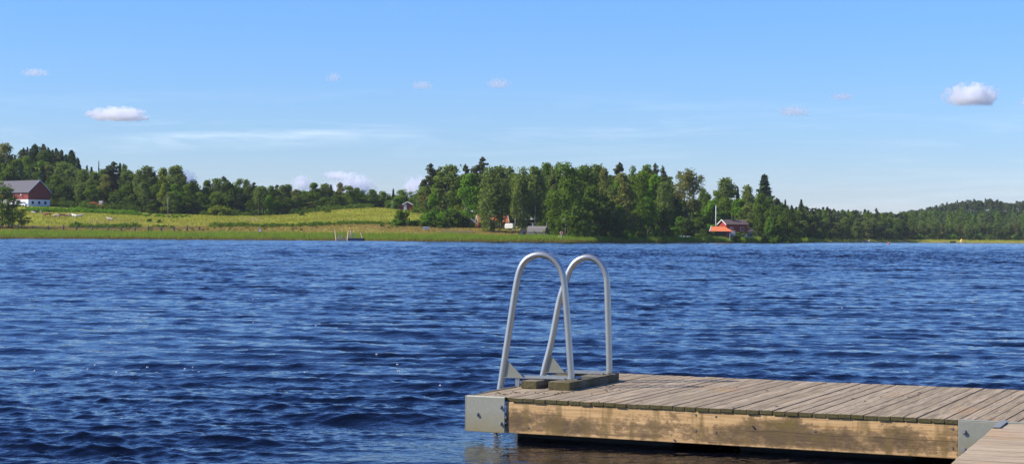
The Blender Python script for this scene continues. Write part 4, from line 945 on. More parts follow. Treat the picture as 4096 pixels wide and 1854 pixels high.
# ---------------------------------------------------------------- bathing ladder
BT = DZ + .062                                # top of the two timbers
def ladder():
    C0 = at_height(2286, 1517, BT); C1 = at_height(2438, 1496, BT)
    lad = thing('bathing_ladder', 'galvanised bathing ladder with two bent handrails bolted on two timbers', 'ladder', (C0.x, C0.y, DZ), DANG)
    inv = Matrix.Translation(Vector((C0.x, C0.y, DZ))) @ Matrix.Rotation(DANG, 4, 'Z'); inv = inv.inverted()
    wv = Vector((-.972, .235, 0)).normalized(); nrm = Vector((wv.y, -wv.x, 0))
    def on_plane(p0, px, py):
        d = ray(px, py); t = (p0 - EYE).dot(nrm) / d.dot(nrm); return EYE + d * t
    rails = [
      [(2287, 1521), (2281, 1450), (2271, 1300), (2262, 1185), (2256, 1125), (2246, 1084), (2227, 1051), (2200, 1028), (2167, 1018), (2131, 1023), (2102, 1041), (2082, 1072), (2069, 1118), (2055, 1200), (2035, 1330), (2016, 1452), (2004, 1530), (1994, 1590)],
      [(2438, 1499), (2436, 1400), (2432, 1250), (2428, 1130), (2421, 1090), (2404, 1056), (2380, 1036), (2353, 1028), (2322, 1035), (2296, 1054), (2276, 1086), (2263, 1125), (2238, 1200), (2206, 1363), (2180, 1464), (2166, 1525)]]
    for C, pts in zip((C0, C1), rails):
        W3 = [on_plane(C, *p) for p in pts]
        # smooth Catmull-Rom
        out = []
        for i in range(len(W3) - 1):
            p0, p1, p2, p3 = W3[max(i - 1, 0)], W3[i], W3[i + 1], W3[min(i + 2, len(W3) - 1)]
            for k in range(5):
                t = k / 5; out.append(.5 * ((2 * p1) + (p2 - p0) * t + (2 * p0 - 5 * p1 + 4 * p2 - p3) * t * t + (3 * p1 - p0 - 3 * p2 + p3) * t ** 3))
        out.append(W3[-1]); e = (W3[-1] - W3[-2]).normalized(); out.append(W3[-1] + e * .5); out.append(W3[-1] + e * 1.0)
        b = MB(); b.tube([inv @ p for p in out], .0245, M['galv'], 16); b.build('handrail', lad, smooth=True)
        foot = inv @ W3[0]
        lp_ = inv @ min(out, key=lambda p: abs(p.z - (BT + .01)) + (5 if p.x > C.x - .3 else 0))
        d = (lp_ - foot); d.z = 0; ln = d.length; ang = math.atan2(d.y, d.x)
        b = MB(); b.box(-.045, ln, -.020, .020, 0, .006, M['galv']); b.box(-.045, ln, -.026, -.020, -.004, .022, M['galv'])
        fb = b.build('foot_bar', lad, loc=(foot.x, foot.y, BT - DZ + .002), rz=ang, bevel=.001)
        b = MB(); b.tube([(-.03, -.03, .012), (-.07, -.03, .012)], .013, M['galv'], 10); b.build('socket', fb, smooth=False)
        for bx, by in ((.05, .030), (.06, -.045)):
            b = MB(); b.tube([(bx, by, 0), (bx, by, .012)], .011, M['bolt'], 6); b.build('bolt', fb)
        # triangular web between leg and bar
        tw = (inv @ min(out, key=lambda p: abs(p.z - (BT + .145)) + (5 if p.x > C.x - .3 else 0)))
        l2 = lp_ - Vector((math.cos(ang), math.sin(ang), 0)) * 0
        def loc_(p): q = p - Vector((foot.x, foot.y, BT - DZ + .002)); return Vector((q.x * math.cos(-ang) - q.y * math.sin(-ang), q.x * math.sin(-ang) + q.y * math.cos(-ang), q.z))
        a_, c_ = loc_(lp_), loc_(tw)
        b = MB(); b.prism([(a_.x - .015, .007), (a_.x - .165, .007), (c_.x - .008, c_.z)], 'y', .004, .010, M['plate']); b.build('gusset', fb)
        b = MB(); b.box(ln - .135, ln - .105, -.014, .014, -.35, -.002, M['galv']); b.build('bracket', fb)
    for k in range(3):                      # rungs below the deck, between the two legs
        zz = -.10 - .22 * k
        pa, pb = [inv @ (on_plane(C, *r[-1]) + (on_plane(C, *r[-1]) - on_plane(C, *r[-2])).normalized() * (.20 + .24 * k)) for C, r in zip((C0, C1), rails)]
        b = MB(); b.tube([pa, pb], .02, M['galv'], 8); b.build('rung', lad, smooth=True)
    # two timbers
    q = inv @ at_height(2279, 1562, DZ)
    b = MB(); b.box(q.x - .172, q.x, q.y, q.y + 1.00, .001, BT - DZ, M['mosstimber'], M['endgrain']); b.build('mounting_timber', lad, bevel=.005)
    q2 = inv @ at_height(2134, 1557, DZ)
    b = MB(); b.box(q2.x - .125, q2.x, q.y + .02, q.y + 1.02, .001, BT - DZ - .003, M['mosstimber'], M['endgrain']); b.build('mounting_timber', lad, bevel=.005)
ladder()

# dry leaf bits blown against the timbers
M['litter'] = plain('dry_leaf_litter', (.11, .065, .035), .9, .3, 3)
def litter():
    g = np.random.default_rng(17); b = MB()
    for _ in range(70):
        px, py = ((g.uniform(1960, 2300), g.uniform(1566, 1582)), (g.uniform(2300, 2520), g.uniform(1540, 1566)), (g.uniform(2300, 3700), g.uniform(1530, 1640)))[int(g.choice(3, p=[.5, .25, .25]))]
        p = at_height(px, py, DZ); r = g.uniform(.004, .012); a0 = g.uniform(0, 6)
        b.prism([(p.x + math.cos(a0 + k * 1.26) * r * g.uniform(.5, 1.4), p.y + math.sin(a0 + k * 1.26) * r * g.uniform(.5, 1.4)) for k in range(5)], 'z', DZ + .003, DZ + .007, M['litter'])
    tag(b.build('leaf_litter'), 'dry brown leaf bits scattered on the deck by the ladder timbers', 'leaf litter', kind='stuff')
litter()

# flecks of foam drifting by the dock
def foam():
    g = np.random.default_rng(14); b = MB()
    for _ in range(30):
        px, py = (g.uniform(100, 2000), g.normal(1478, 14)) if g.random() < .5 else (g.uniform(100, 4000), g.uniform(1080, 1560))
        p = at_height(px, py, .01); r = g.uniform(.006, .013); n = 7
        b.prism([(p.x + math.cos(2 * PI * k / n) * r * g.uniform(.6, 1.6), p.y + math.sin(2 * PI * k / n) * r * g.uniform(.5, 1.1)) for k in range(n)], 'z', .012, .022, M['foamw'])
    tag(b.build('foam_flecks'), 'white foam flecks floating on the waves', 'foam', kind='stuff')
foam()
# ================================================================ far shore: buildings and things
def gable_shell(b, Lx, Wy, hw, hr, mat, z0=0):
    """walls of a gabled block: ridge along x, x 0..Lx, y 0..Wy"""
    for x in (0, Lx):
        k = len(b.v); b.add([(x, 0, z0), (x, Wy, z0), (x, Wy, hw), (x, Wy / 2, hr), (x, 0, hw)], [(0, 1, 2, 3, 4)], mat)
    b.add([(0, 0, z0), (Lx, 0, z0), (Lx, 0, hw), (0, 0, hw)], [(0, 1, 2, 3)], mat)
    b.add([(0, Wy, z0), (Lx, Wy, z0), (Lx, Wy, hw), (0, Wy, hw)], [(0, 1, 2, 3)], mat)
def gable_roof(Lx, Wy, hw, hr, mat, over=.45, th=.14):
    b = MB(); s = (hr - hw) / (Wy / 2); e = over
    for sg in (0, 1):
        y0, y1 = (-e, Wy / 2) if sg == 0 else (Wy + e, Wy / 2); z0 = hw - s * e
        b.prism([(y0, z0 + .02), (y1, hr + .02), (y1, hr + th + .02), (y0, z0 + th + .02)], 'x', -e, Lx + e, mat)
    return b
def verge(Lx, Wy, hw, hr, x, over=.45, w_=.22):
    b = MB(); s = (hr - hw) / (Wy / 2); e = over + .03
    for y0 in (-e, Wy + e):
        z0 = hw - s * e; b.prism([(y0, z0 - .1), (Wy / 2, hr - .1), (Wy / 2, hr + w_), (y0, z0 + w_)], 'x', x, x + .06, M['white'])
    return b
def window_on(par, axis, c, w_, h_, out, frame=M['white'], pane_mat=None, bars=1):
    """window centred at c on a wall whose outward normal is `out` (a unit vector along x or y)"""
    b = MB(); t = .09
    def bx(a0, a1, z0, z1, d0, d1, m, B):
        if axis == 'y':
            p, q = sorted((c[1] + out * d0, c[1] + out * d1)); B.box(c[0] + a0, c[0] + a1, p, q, c[2] + z0, c[2] + z1, m)
        else:
            p, q = sorted((c[0] + out * d0, c[0] + out * d1)); B.box(p, q, c[1] + a0, c[1] + a1, c[2] + z0, c[2] + z1, m)
    W2, H2 = w_ / 2, h_ / 2
    for a0, a1, z0, z1 in ((-W2 - t, W2 + t, H2, H2 + t), (-W2 - t, W2 + t, -H2 - t, -H2), (-W2 - t, -W2, -H2, H2), (W2, W2 + t, -H2, H2)): bx(a0, a1, z0, z1, .003, .06, frame, b)
    for k in range(bars): bx(-W2 + w_ * (k + 1) / (bars + 1) - .03, -W2 + w_ * (k + 1) / (bars + 1) + .03, -H2, H2, .022, .05, frame, b)
    o = b.build('window', par); p = MB(); bx(-W2, W2, -H2, H2, .004, .02, pane_mat or M['glass'], p); p.build('pane', o); return o
def facing(dx, dy): return math.atan2(dy, dx)

# barn: near corner at column 112
c = ground(112, 634); c.z = hit(112, 822).z - .3
barn = thing('barn', 'big red barn with grey roof and white ground floor at the left edge', 'barn', c, facing(-.75, .66))
# local x runs back-left along the ridge, local y runs to the left of x -> mirror: gable lies along -y
BW, BL = 9.2, 34.0
def flip(b):
    b.v = [(x, -y, z) for x, y, z in b.v]; b.f = [f[::-1] for f in b.f]; return b
b = MB(); gable_shell(b, BL, BW, 5.3, 9.4, M['barnred'], 2.45); flip(b).build('wall', barn)
b = MB(); b.box(.02, BL - .02, .02, BW - .02, -1, 2.45, M['white']); flip(b).build('ground_floor_wall', barn)
flip(gable_roof(BL, BW, 5.3, 9.4, M['roofgrey'], .5)).build('roof', barn)
bt = verge(BL, BW, 5.3, 9.4, -.57, .5); bt.mats = [M['paleblue']]; flip(bt).build('verge_board', barn)
for yy in (-1.9, -4.6, -7.2): window_on(barn, 'x', (.02, yy, 1.35), .7, .9, -1, M['roofgrey'], None, 0)
b = MB(); b.box(5, 9.5, .0, .03, 0, 2.3, M['darkwood']); b.build('door', barn)
b = MB(); b.lathe([(.05, 0), (.35, .05), (.3, .35), (.1, .5)], M['white'], 10, (3.8, .5, 3.9)); b.tube([(3.8, .01, 4.3), (3.8, .5, 4.3)], .05, M['white'], 6); b.build('yard_lamp', barn)

def car(name, label, cat, p, rz, mat, Ls=4.4, hs=1.75):
    t = thing(name, label, cat, p, rz)
    b = MB(); b.prism([(-Ls / 2, .4), (Ls / 2, .4), (Ls / 2, 1.0), (Ls * .36, 1.08), (Ls * .2, hs), (-Ls * .46, hs), (-Ls / 2, 1.1)], 'y', -.85, .85, mat); b.build('body', t, bevel=.08)
    b = MB(); b.prism([(Ls * .33, 1.12), (Ls * .19, hs - .1), (-Ls * .40, hs - .1), (-Ls * .44, 1.12)], 'y', -.865, .865, M['glass']); b.build('side_window', t)
    for sx in (-.3, .3):
        for sy in (-.8, .8):
            b = MB(); b.tube([(Ls * sx, sy - .1, .33), (Ls * sx, sy + .1, .33)], .33, M['black'], 14); b.build('wheel', t)
    return t
car('parked_car', 'white car parked in front of the barn, behind the alders', 'car', hit(85, 826), R(-20), M['white'])

M['oldpole'] = plain('old_pole_wood', (.22, .20, .175), .9, .2, 1)
# electricity poles and the cable between barn and second pole
poles = []
for px, by, ty, lab in ((307, 824, 756, 'bare grey utility pole standing at the hedge right of the barn'), (671, 869, 788, 'grey utility pole standing alone in the pasture grass'), (1568, 838, 800, 'thin pale pole on the meadow crest left of the small hut')):
    p = hit(px, by); top = at_depth(px, ty, p.y).z - p.z
    t = thing('utility_pole', lab, 'utility pole', p, 0, 'utility poles'); b = MB(); b.tube([(0, 0, -.5), (0, 0, top)], .14 if px < 1000 else .11, M['oldpole'], 8, .10); b.build('pole', t, smooth=True)
    if px < 1000:
        b = MB(); b.lathe([(.04, 0), (.06, .06), (.05, .16), (.02, .2)], M['white'], 8, (.16, 0, top - .3)); b.build('insulator', t)
    poles.append(p + Vector((0, 0, top - .2)))
b = MB(); wb = Vector(barn.location) + Vector((math.cos(barn.rotation_euler.z + PI / 2) * -BW, math.sin(barn.rotation_euler.z + PI / 2) * -BW, 5.4))
for q0, q1, sag in ((wb, poles[0], .5), (poles[0], poles[1], 2.2)):
    b.tube([q0.lerp(q1, t) - Vector((0, 0, sag * 4 * t * (1 - t))) for t in np.linspace(0, 1, 17)], .022, M['wire'], 5)
tag(b.build('power_cable'), 'thin sagging cable from the barn over both grey poles', 'cable')

# excavator behind the hedge
p = hit(385, 836); p.y += 6; p.z = gz(p.x, p.y) - .3
ex = thing('excavator', 'orange excavator with folded arm, half hidden by the hedge', 'excavator', p, R(180))
b = MB(); b.box(-1.7, 1.7, -1.1, -.6, 0, .75, M['black']); b.box(-1.7, 1.7, .6, 1.1, 0, .75, M['black']); b.build('track', ex, bevel=.2)
b = MB(); b.box(-2.2, .6, -1.1, 1.1, .85, 1.75, M['digger']); b.prism([(-2.3, .9), (-1.0, .9), (-1.0, 2.2), (-2.0, 2.1)], 'y', -1.05, 1.05, M['digger']); b.build('body', ex, bevel=.08)
b = MB(); b.box(-.9, .5, -1.0, .1, 1.76, 3.1, M['white']); cb = b.build('cab', ex, bevel=.1)
b = MB(); b.box(-.7, .52, -1.015, -.98, 2.1, 2.9, M['glass']); b.box(.48, .515, -.9, 0, 1.95, 2.95, M['glass']); b.build('cab_window', cb)
b = MB(); b.tube([(.5, .45, 1.5), (2.1, .45, 2.5), (4.0, .45, 2.4)], .34, M['digger'], 6, .22); b.build('boom', ex)
b = MB(); b.tube([(3.9, .45, 2.5), (5.0, .45, 1.6), (5.6, .45, .9)], .26, M['digger'], 6, .16); b.build('dipper_arm', ex)
b = MB(); b.prism([(5.7, 1.0), (6.3, .9), (6.1, .1), (5.2, .1), (5.1, .5)], 'y', .0, .9, M['digger']); b.build('bucket', ex)

# cattle
def cow_mat(name, c1, c2, cut):
    m, nt, bs = nodes(name); n = noise(nt, coords(nt, 'Object', (1, 1, .8)), 1.6, 2)
    L(nt, ramp(nt, n, [(cut - .03, c1), (cut + .03, c2)]), bs.inputs['Base Color']); bs.inputs['Roughness'].default_value = .85; return m
COATS = {'brown': cow_mat('brown_coat', (.26, .10, .04), (.36, .16, .07), .5), 'cream': cow_mat('cream_coat', (.42, .31, .21), (.26, .15, .08), .60), 'white': cow_mat('white_coat', (.56, .49, .39), (.50, .42, .32), .5),
         'tan': cow_mat('tan_patched_coat', (.30, .14, .06), (.48, .36, .25), .5), 'grey': cow_mat('black_and_white_coat', (.60, .57, .52), (.03, .03, .03), .60), 'black': cow_mat('black_coat', (.02, .02, .02), (.04, .04, .04), .5)}
def skin(name, V, E, Rd, mat, par=None):
    me = bpy.data.meshes.new(name); me.from_pydata(V, E, []); me.materials.append(mat)
    o = bpy.data.objects.new(name, me); COL.objects.link(o); o.parent = par
    s = o.modifiers.new('skin', 'SKIN'); s.use_smooth_shade = True
    lay = me.skin_vertices[0] if me.skin_vertices else None
    if lay is None:
        bpy.context.view_layer.objects.active = o; me.attributes.new('x', 'FLOAT', 'POINT')
    for i, r in enumerate(Rd):
        me.skin_vertices[0].data[i].radius = (r, r) if not isinstance(r, tuple) else r
        me.skin_vertices[0].data[i].use_root = i == 0
    sub = o.modifiers.new('sub', 'SUBSURF'); sub.levels = 1; sub.render_levels = 1
    return o
def cow_geo(pose):
    """trunk along x (head at +x), feet at z=0"""
    if pose in ('graze', 'stand'):
        V = [(-.75, 0, 1.05), (-.2, 0, 1.0), (.35, 0, 1.0), (.72, 0, 1.08)]; Rd = [.30, .36, .38, .30]; E = [(0, 1), (1, 2), (2, 3)]
        if pose == 'graze': V += [(1.05, 0, .85), (1.25, 0, .42), (1.42, 0, .16)]
        else: V += [(1.02, 0, 1.32), (1.28, 0, 1.45), (1.62, 0, 1.28)]
        Rd += [.19, .16, .09]; E += [(3, 4), (4, 5), (5, 6)]
        for sx, root in ((-.72, 0), (.62, 3)):
            for sy in (-.2, .2):
                k = len(V); V += [(sx, sy, .72), (sx + (.06 if sx > 0 else -.10), sy, .40), (sx, sy, .03)]; Rd += [.13 if sx > 0 else .17, .07, .065]; E += [(root, k), (k, k + 1), (k + 1, k + 2)]
        k = len(V); V += [(-1.05, 0, 1.12), (-1.12, 0, .55)]; Rd += [.05, .04]; E += [(0, k), (k, k + 1)]
    else:
        V = [(-.75, 0, .42), (-.2, 0, .45), (.35, 0, .45), (.70, 0, .52), (.98, 0, .78), (1.2, 0, .92), (1.52, 0, .78)]; Rd = [.33, .38, .38, .30, .19, .16, .09]; E = [(i, i + 1) for i in range(6)]
        for sx, root, dx in ((-.6, 0, .5), (.55, 3, .4)):
            for sy in (-.32, .32): k = len(V); V += [(sx, sy, .16), (sx + dx, sy * 1.3, .09)]; Rd += [.13, .06]; E += [(root, k), (k, k + 1)]
        k = len(V); V += [(-1.05, 0, .3), (-1.1, .3, .08)]; Rd += [.05, .04]; E += [(0, k), (k, k + 1)]
    hd = V[5]
    for sy in (-1, 1):
        k = len(V); V += [(hd[0] - .06, sy * .20, hd[2] + .12), (hd[0] - .1, sy * .34, hd[2] + .12)]; Rd += [.05, .03]; E += [(5, k), (k, k + 1)]
    return V, E, Rd
COWS = [(190, 868, 'graze', 'brown', 180, 1.12, 'large brown cow grazing with white face, left of the cream cow'), (226, 874, 'graze', 'cream', 172, 1.15, 'cream cow with dark patches grazing right of the brown cow'), (250, 870, 'stand', 'tan', 200, .9, 'small tan cow standing behind the cream cow'),
        (268, 866, 'lie', 'tan', 10, 1.05, 'tan and white cow lying behind the cream cow'), (298, 873, 'stand', 'grey', 150, 1.05, 'black and white cow standing with its head up'), (317, 874, 'stand', 'white', 20, 1.0, 'white cow standing rightmost of the herd'),
        (166, 857, 'stand', 'white', 265, .85, 'pale calf seen end-on, standing apart above the herd'), (146, 851, 'lie', 'black', 200, .85, 'black calf lying beside a white calf'), (135, 852, 'lie', 'white', 170, .75, 'white calf lying beside the black calf'),
        (441, 880, 'lie', 'white', 175, 1.05, 'single white cow lying alone far right of the herd')]
for px, by, pose, coat, deg, sc, lab in COWS:
    t = thing('cow', lab, 'cow', hit(px, by), R(deg), 'cattle on the pasture'); t.scale = (sc, sc, sc)
    V, E, Rd = cow_geo(pose); skin('body', V, E, Rd, COATS[coat], t)

M['fencewood'] = plain('old_fence_timber', (.13, .11, .09), .9, .35, 1)
# post and rail fence on the left bank
fp = [(-60, 917), (0, 917), (72, 917), (132, 917), (193, 917), (254, 918), (307, 917), (370, 917), (433, 918), (486, 919), (541, 917), (594, 920), (645, 920), (697, 917), (749, 920), (798, 920)]
pts = [ground(px, 541 + (px - 300) * .004) for px, by in fp]
t = thing('rail_fence', 'low grey rail fence with thick posts between the reeds and the pasture', 'fence', pts[0])
for k, p in enumerate(pts):
    q = p - pts[0]; hh = 1.25 + .2 * ((k * 7) % 3); ww = .42
    b = MB(); b.box(q.x - ww / 2, q.x + ww / 2, q.y - .3, q.y + .3, q.z - .3, q.z + hh, M['fencewood']); b.build('post', t, bevel=.06)
b = MB()
for a_, c_ in zip(pts[:-1], pts[1:]):
    q, r_ = a_ - pts[0], c_ - pts[0]; b.tube([q + Vector((0, -.33, .95)), r_ + Vector((0, -.33, .95))], .10, M['fencewood'], 6)
b.build('rail', t)
for px, by, hh in ((1097, 958, 1.6), (1115, 959, 2.0), (1216, 961, 1.8), (1236, 961, 1.5), (1334, 962, 2.2)):
    p = ground(px, float(shore(px)) + .8); b = MB(); b.tube([(0, 0, -.6), (.08, 0, hh)], .06, M['darkwood'], 6)
    o = b.build('mooring_stake', loc=p); nm = {1097: 'leftmost short', 1115: 'tall, second from left', 1216: 'leaning tall', 1236: 'shorter right-hand', 1334: 'tall, next to the pontoon'}[px]
    tag(o, f'thin dark stake in the reed edge, {nm}', 'stake', 'stakes in the reed edge')
# grey painted bird box on a stake in the reeds
p = ground(1040, 520); t = thing('bird_box', 'small grey and white box on a stake in the reeds', 'bird box', p)
b = MB(); b.tube([(0, 0, 0), (0, 0, 1.9)], .06, M['darkwood'], 6); b.build('stake', t)
b = MB(); b.prism([(-.4, 1.8), (.4, 1.8), (.4, 2.5), (0, 3.0), (-.4, 2.5)], 'y', -.35, .35, M['concrete']); bb = b.build('box', t)
b = MB(); b.box(-.12, .3, -.365, -.352, 1.85, 2.35, M['white']); b.build('panel', bb)

M['newwood'] = plain('fresh_pale_timber', (.70, .50, .27), .8, .1, 2)
# pontoon with four poles
pm = at_height(1398, 966, 0); pm.y = 492; pm.x = (1398 - W / 2) / F * 492; sc = 492 / F
t = thing('pontoon', 'moored swimming pontoon with four leaning pale poles and a dark hull', 'pontoon', (pm.x, pm.y, 0))
def lx(px): return (px - 1398) * sc
b = MB(); b.box(lx(1393), lx(1455), 0, 2.6, -.15, .80, M['black']); b.build('hull', t, bevel=.1)
b = MB(); b.box(lx(1397), lx(1452), -.012, -.002, .02, .42, M['blue']); b.build('hull_band', t)
b = MB(); b.box(lx(1343), lx(1392), .1, 2.4, .12, .50, M['greywood']); b.build('deck', t)
b = MB(); b.box(lx(1347), lx(1388), .3, 2.2, -.2, .115, M['black']); b.build('float_block', t)
def z_at(py): return H - (py - horizon(1398)) * sc
for (x0, y0, x1, y1) in ((1345, 962, 1340, 919), (1389, 963, 1394, 923), (1405, 938, 1403, 921), (1450, 952, 1443, 928)):
    b = MB(); b.tube([(lx(x0), .2, z_at(y0)), (lx(x1), .2, z_at(y1))], .17, M['newwood'], 8); b.build('pole', t)
for x0 in (1348, 1360, 1380, 1393):
    b = MB(); b.tube([(lx(x0), .9, .5), (lx(x0 + 7), .9, 1.9), (lx(x0 + 9), .9, .5)], .09, M['greywood'], 6); b.tube([(lx(x0 + 2), 1.8, .5), (lx(x0 + 8), 1.8, 1.85)], .08, M['greywood'], 6); b.build('ladder_rail', t)
b = MB(); b.tube([(lx(1403), 2.2, .7), (lx(1403), 2.2, 2.05), (lx(1418), 2.2, 2.05), (lx(1418), 2.2, .7)], .06, M['galv'], 6); b.tube([(lx(1403), 2.2, 2.05), (lx(1418), 2.2, .7)], .045, M['galv'], 6); b.build('railing', t)

# sign on a post in the reeds: pale board, two dark blue fields with pale strokes (too far to read)
p = hit(1704, 925); s_ = p.y / F
t = thing('shore_sign', 'small blue and white notice board on a post in the brown grass', 'sign', p)
b = MB(); b.tube([(.5, .05, -.2), (.5, .05, 1.2)], .05, M['palewood'], 6); b.tube([(-.5, .05, -.2), (-.5, .05, 1.2)], .05, M['palewood'], 6); b.build('post', t)
zt, zb = (925 - 910.5) * s_ + .12, (925 - 918.5) * s_ + .12
b = MB(); b.box(-13 * s_, 12.5 * s_, -.03, .03, zb, zt, M['white']); bd = b.build('board', t)
b = MB(); b.box(-12 * s_, 4 * s_, -.036, -.031, zb + .06, zt - .12, M['signblue']); b.box(5.2 * s_, 11 * s_, -.036, -.031, zb + .06, zt - .12, M['signblue']); b.build('blue_field', bd)
b = MB()
for k in range(6): b.box((-11 + 2.4 * k) * s_, (-10.2 + 2.4 * k) * s_, -.040, -.037, zb + .14, zt - .2, M['white'])
b.build('pale_stroke', bd)
# pale plank walkway in the grass
p = hit(1828, 932); o = MB(); o.box(-5.2, 5.2, -.7, .7, .30, .48, M['concrete']); o.box(-4.9, -4.6, -.6, .6, -.5, .30, M['darkwood']); o.box(4.6, 4.9, -.6, .6, -.5, .30, M['darkwood'])
tag(o.build('walkway', loc=p), 'long pale plank walkway lying in the grass below the hedge', 'walkway')

def cottage(name, label, cat, p, rz, Lx, Wy, hw, hr, wall, roof, trim=True):
    t = thing(name, label, cat, p, rz)
    b = MB(); gable_shell(b, Lx, Wy, hw, hr, wall, -1.2); b.build('wall', t)
    gable_roof(Lx, Wy, hw, hr, roof, .4).build('roof', t)
    if trim: verge(Lx, Wy, hw, hr, -.47, .4).build('verge_board', t); verge(Lx, Wy, hw, hr, Lx + .41, .4).build('verge_board', t)
    return t
# small hut on the crest (gable towards the lake)
p = hit(1646, 839)
t = cottage('hut', 'small dark red hut with white gable edge and white door on the crest', 'hut', p, R(90), 3.2, 2.9, 2.0, 2.75, M['barnred'], M['white'])
b = MB(); b.box(-.05, -.003, -2.2 + .4 + .6, -2.2 + 1.45 + .6, 0, 1.85, M['paleblue'])
b.v = [(x, y + 2.9 if y < 0 else y, z) for x, y, z in b.v]; b.build('door', t)
b = MB(); b.box(-.9, -.85, .1, .8, 0, .95, M['red']); b.build('railing', t)
p2 = ground(1624, 640)
t = cottage('lean_to_shed', 'dark red shed with sloping black roof left of the small hut', 'shed', p2 + Vector((1.5, 3, 0)), R(90), 3.5, 4.6, 1.0, 3.0, M['barnred'], M['darkwood'], False)
# house behind the birches on the crest
p = ground(1680, 622)
t = cottage('house', 'red-roofed house almost hidden behind the birches above the small hut', 'house', p, R(0), 12, 8, 3.4, 5.8, M['red'], M['orangeold'])
for xx in (2, 5, 9): window_on(t, 'y', (xx, 0, 1.9), 1.0, 1.2, -1)
# cottage with the old tiled roof
p = hit(1915, 912)
t = cottage('cottage', 'red cottage with old orange tiled roof behind the weeping birch', 'cottage', p, R(8), 9.0, 6.0, 2.0, 3.9, M['barnred'], M['orangeold'])
window_on(t, 'y', (1.5, 0, 1.1), 1.4, .9, -1); window_on(t, 'y', (5.2, 0, 1.1), 1.1, .9, -1)
b = MB(); b.box(4.2, 4.9, 3.0, 3.6, 3.5, 4.5, M['concrete']); b.build('chimney', t)
p = hit(1865, 911)
t = cottage('outhouse', 'low outhouse with dark roof and pale gable tips left of the cottage', 'outhouse', p + Vector((0, 1, 0)), R(60), 5, 5.2, 1.6, 3.4, M['darkwood'], M['black'])
# covered trailer
p = hit(2040, 921)
t = thing('caravan', 'rounded white trailer parked on the grass right of the cottage', 'trailer', p, R(-20))
b = MB(); b.prism([(-1.4, .5), (1.0, .5), (1.35, .9), (1.35, 1.6), (1.1, 2.1), (-1.1, 2.1), (-1.45, 1.6)], 'y', -.95, .95, M['white']); b.build('body', t, bevel=.15)
b = MB(); b.tube([(0, -.9, .35), (0, -.7, .35)], .33, M['black'], 12); b.build('wheel', t); b = MB(); b.tube([(0, .7, .35), (0, .9, .35)], .33, M['black'], 12); b.build('wheel', t)
b = MB(); b.tube([(1.2, 0, .5), (2.2, 0, .4)], .06, M['black'], 6); b.build('tow_bar', t)
# dark shelter
p = hit(2085, 946)
t = thing('shelter', 'small open shelter with dark mossy roof left of the grey barrel hut', 'shelter', p, R(10))
b = MB(); b.prism([(-2.4, 1.9), (-1.1, 2.75), (.9, 2.75), (1.6, 1.6), (1.45, 1.55), (.8, 2.6), (-1.05, 2.6), (-2.4, 1.8)], 'y', -1.2, 1.2, M['darkwood']); b.build('roof', t)
b = MB(); b.prism([(-.6, -.2), (1.3, -.2), (1.3, 1.9), (.8, 2.55), (0, 2.4), (-.6, .8)], 'y', -.9, .9, M['greywood']); w_ = b.build('wall', t)
b = MB(); b.box(.35, 1.1, -.93, -.905, 0, 1.3, M['black']); b.build('doorway', w_)
for sx in (-1.9, -1.1):
    b = MB(); b.tube([(sx, -.9, -.3), (sx, -.9, 2.1)], .05, M['darkwood'], 6); b.build('post', t)
# barrel hut: faceted hull, shingle roof wrapped over the top, dark end on the right
p = hit(2150, 946); s_ = p.y / F
t = thing('barrel_hut', 'grey barrel-shaped hut with shingle roof and dark end wall', 'hut', p, R(-16))
prof = [(-.95, .1), (.95, .1), (1.5, .75), (1.55, 1.45), (1.15, 2.25), (0, 2.95), (-1.15, 2.25), (-1.55, 1.45), (-1.5, .75)]
b = MB(); b.prism(prof, 'x', -2.7, 2.7, M['greywood']); b.build('body', t)
b = MB()
for sg in (-1, 1):
    b.prism([(sg * 1.62, 1.35), (sg * 1.20, 2.30), (0, 3.02), (0, 3.10), (sg * 1.25, 2.38), (sg * 1.70, 1.35)], 'x', -2.8, 2.8, M['shingle'])
b.build('roof', t)
b = MB(); b.prism([(a * 1.0, c_) for a, c_ in prof], 'x', 2.702, 2.74, M['black']); b.build('end_wall', t)
b = MB(); b.tube([(2.9, -.4, .2), (2.9, -.4, 4.3)], .09, M['galv'], 8); b.build('stove_pipe', t)
b = MB(); b.tube([(-1.6, .6, 2.5), (-1.6, .6, 3.9)], .28, M['concrete'], 4); b.box(-2.0, -1.2, .2, 1.0, 3.9, 4.0, M['concrete']); b.build('chimney', t)
p = hit(2192, 952); b = MB(); b.lathe([(.30, 0), (.36, .3), (.36, .8), (.30, 1.1)], M['blue'], 12); tag(b.build('barrel', loc=p, smooth=True), 'dark blue barrel at the dark end of the barrel hut', 'barrel')
# picnic tables / stone blocks among the trunks
p = hit(2205, 900); b = MB(); b.box(-.9, .9, -.6, .6, 0, 1.3, M['dirt']); b.box(-1.1, 1.1, -.7, .7, 1.3, 1.55, M['concrete']); tag(b.build('stone_grill', loc=p, bevel=.1), 'stone grill with pale slab on top, among the trunks above the barrel hut', 'grill')
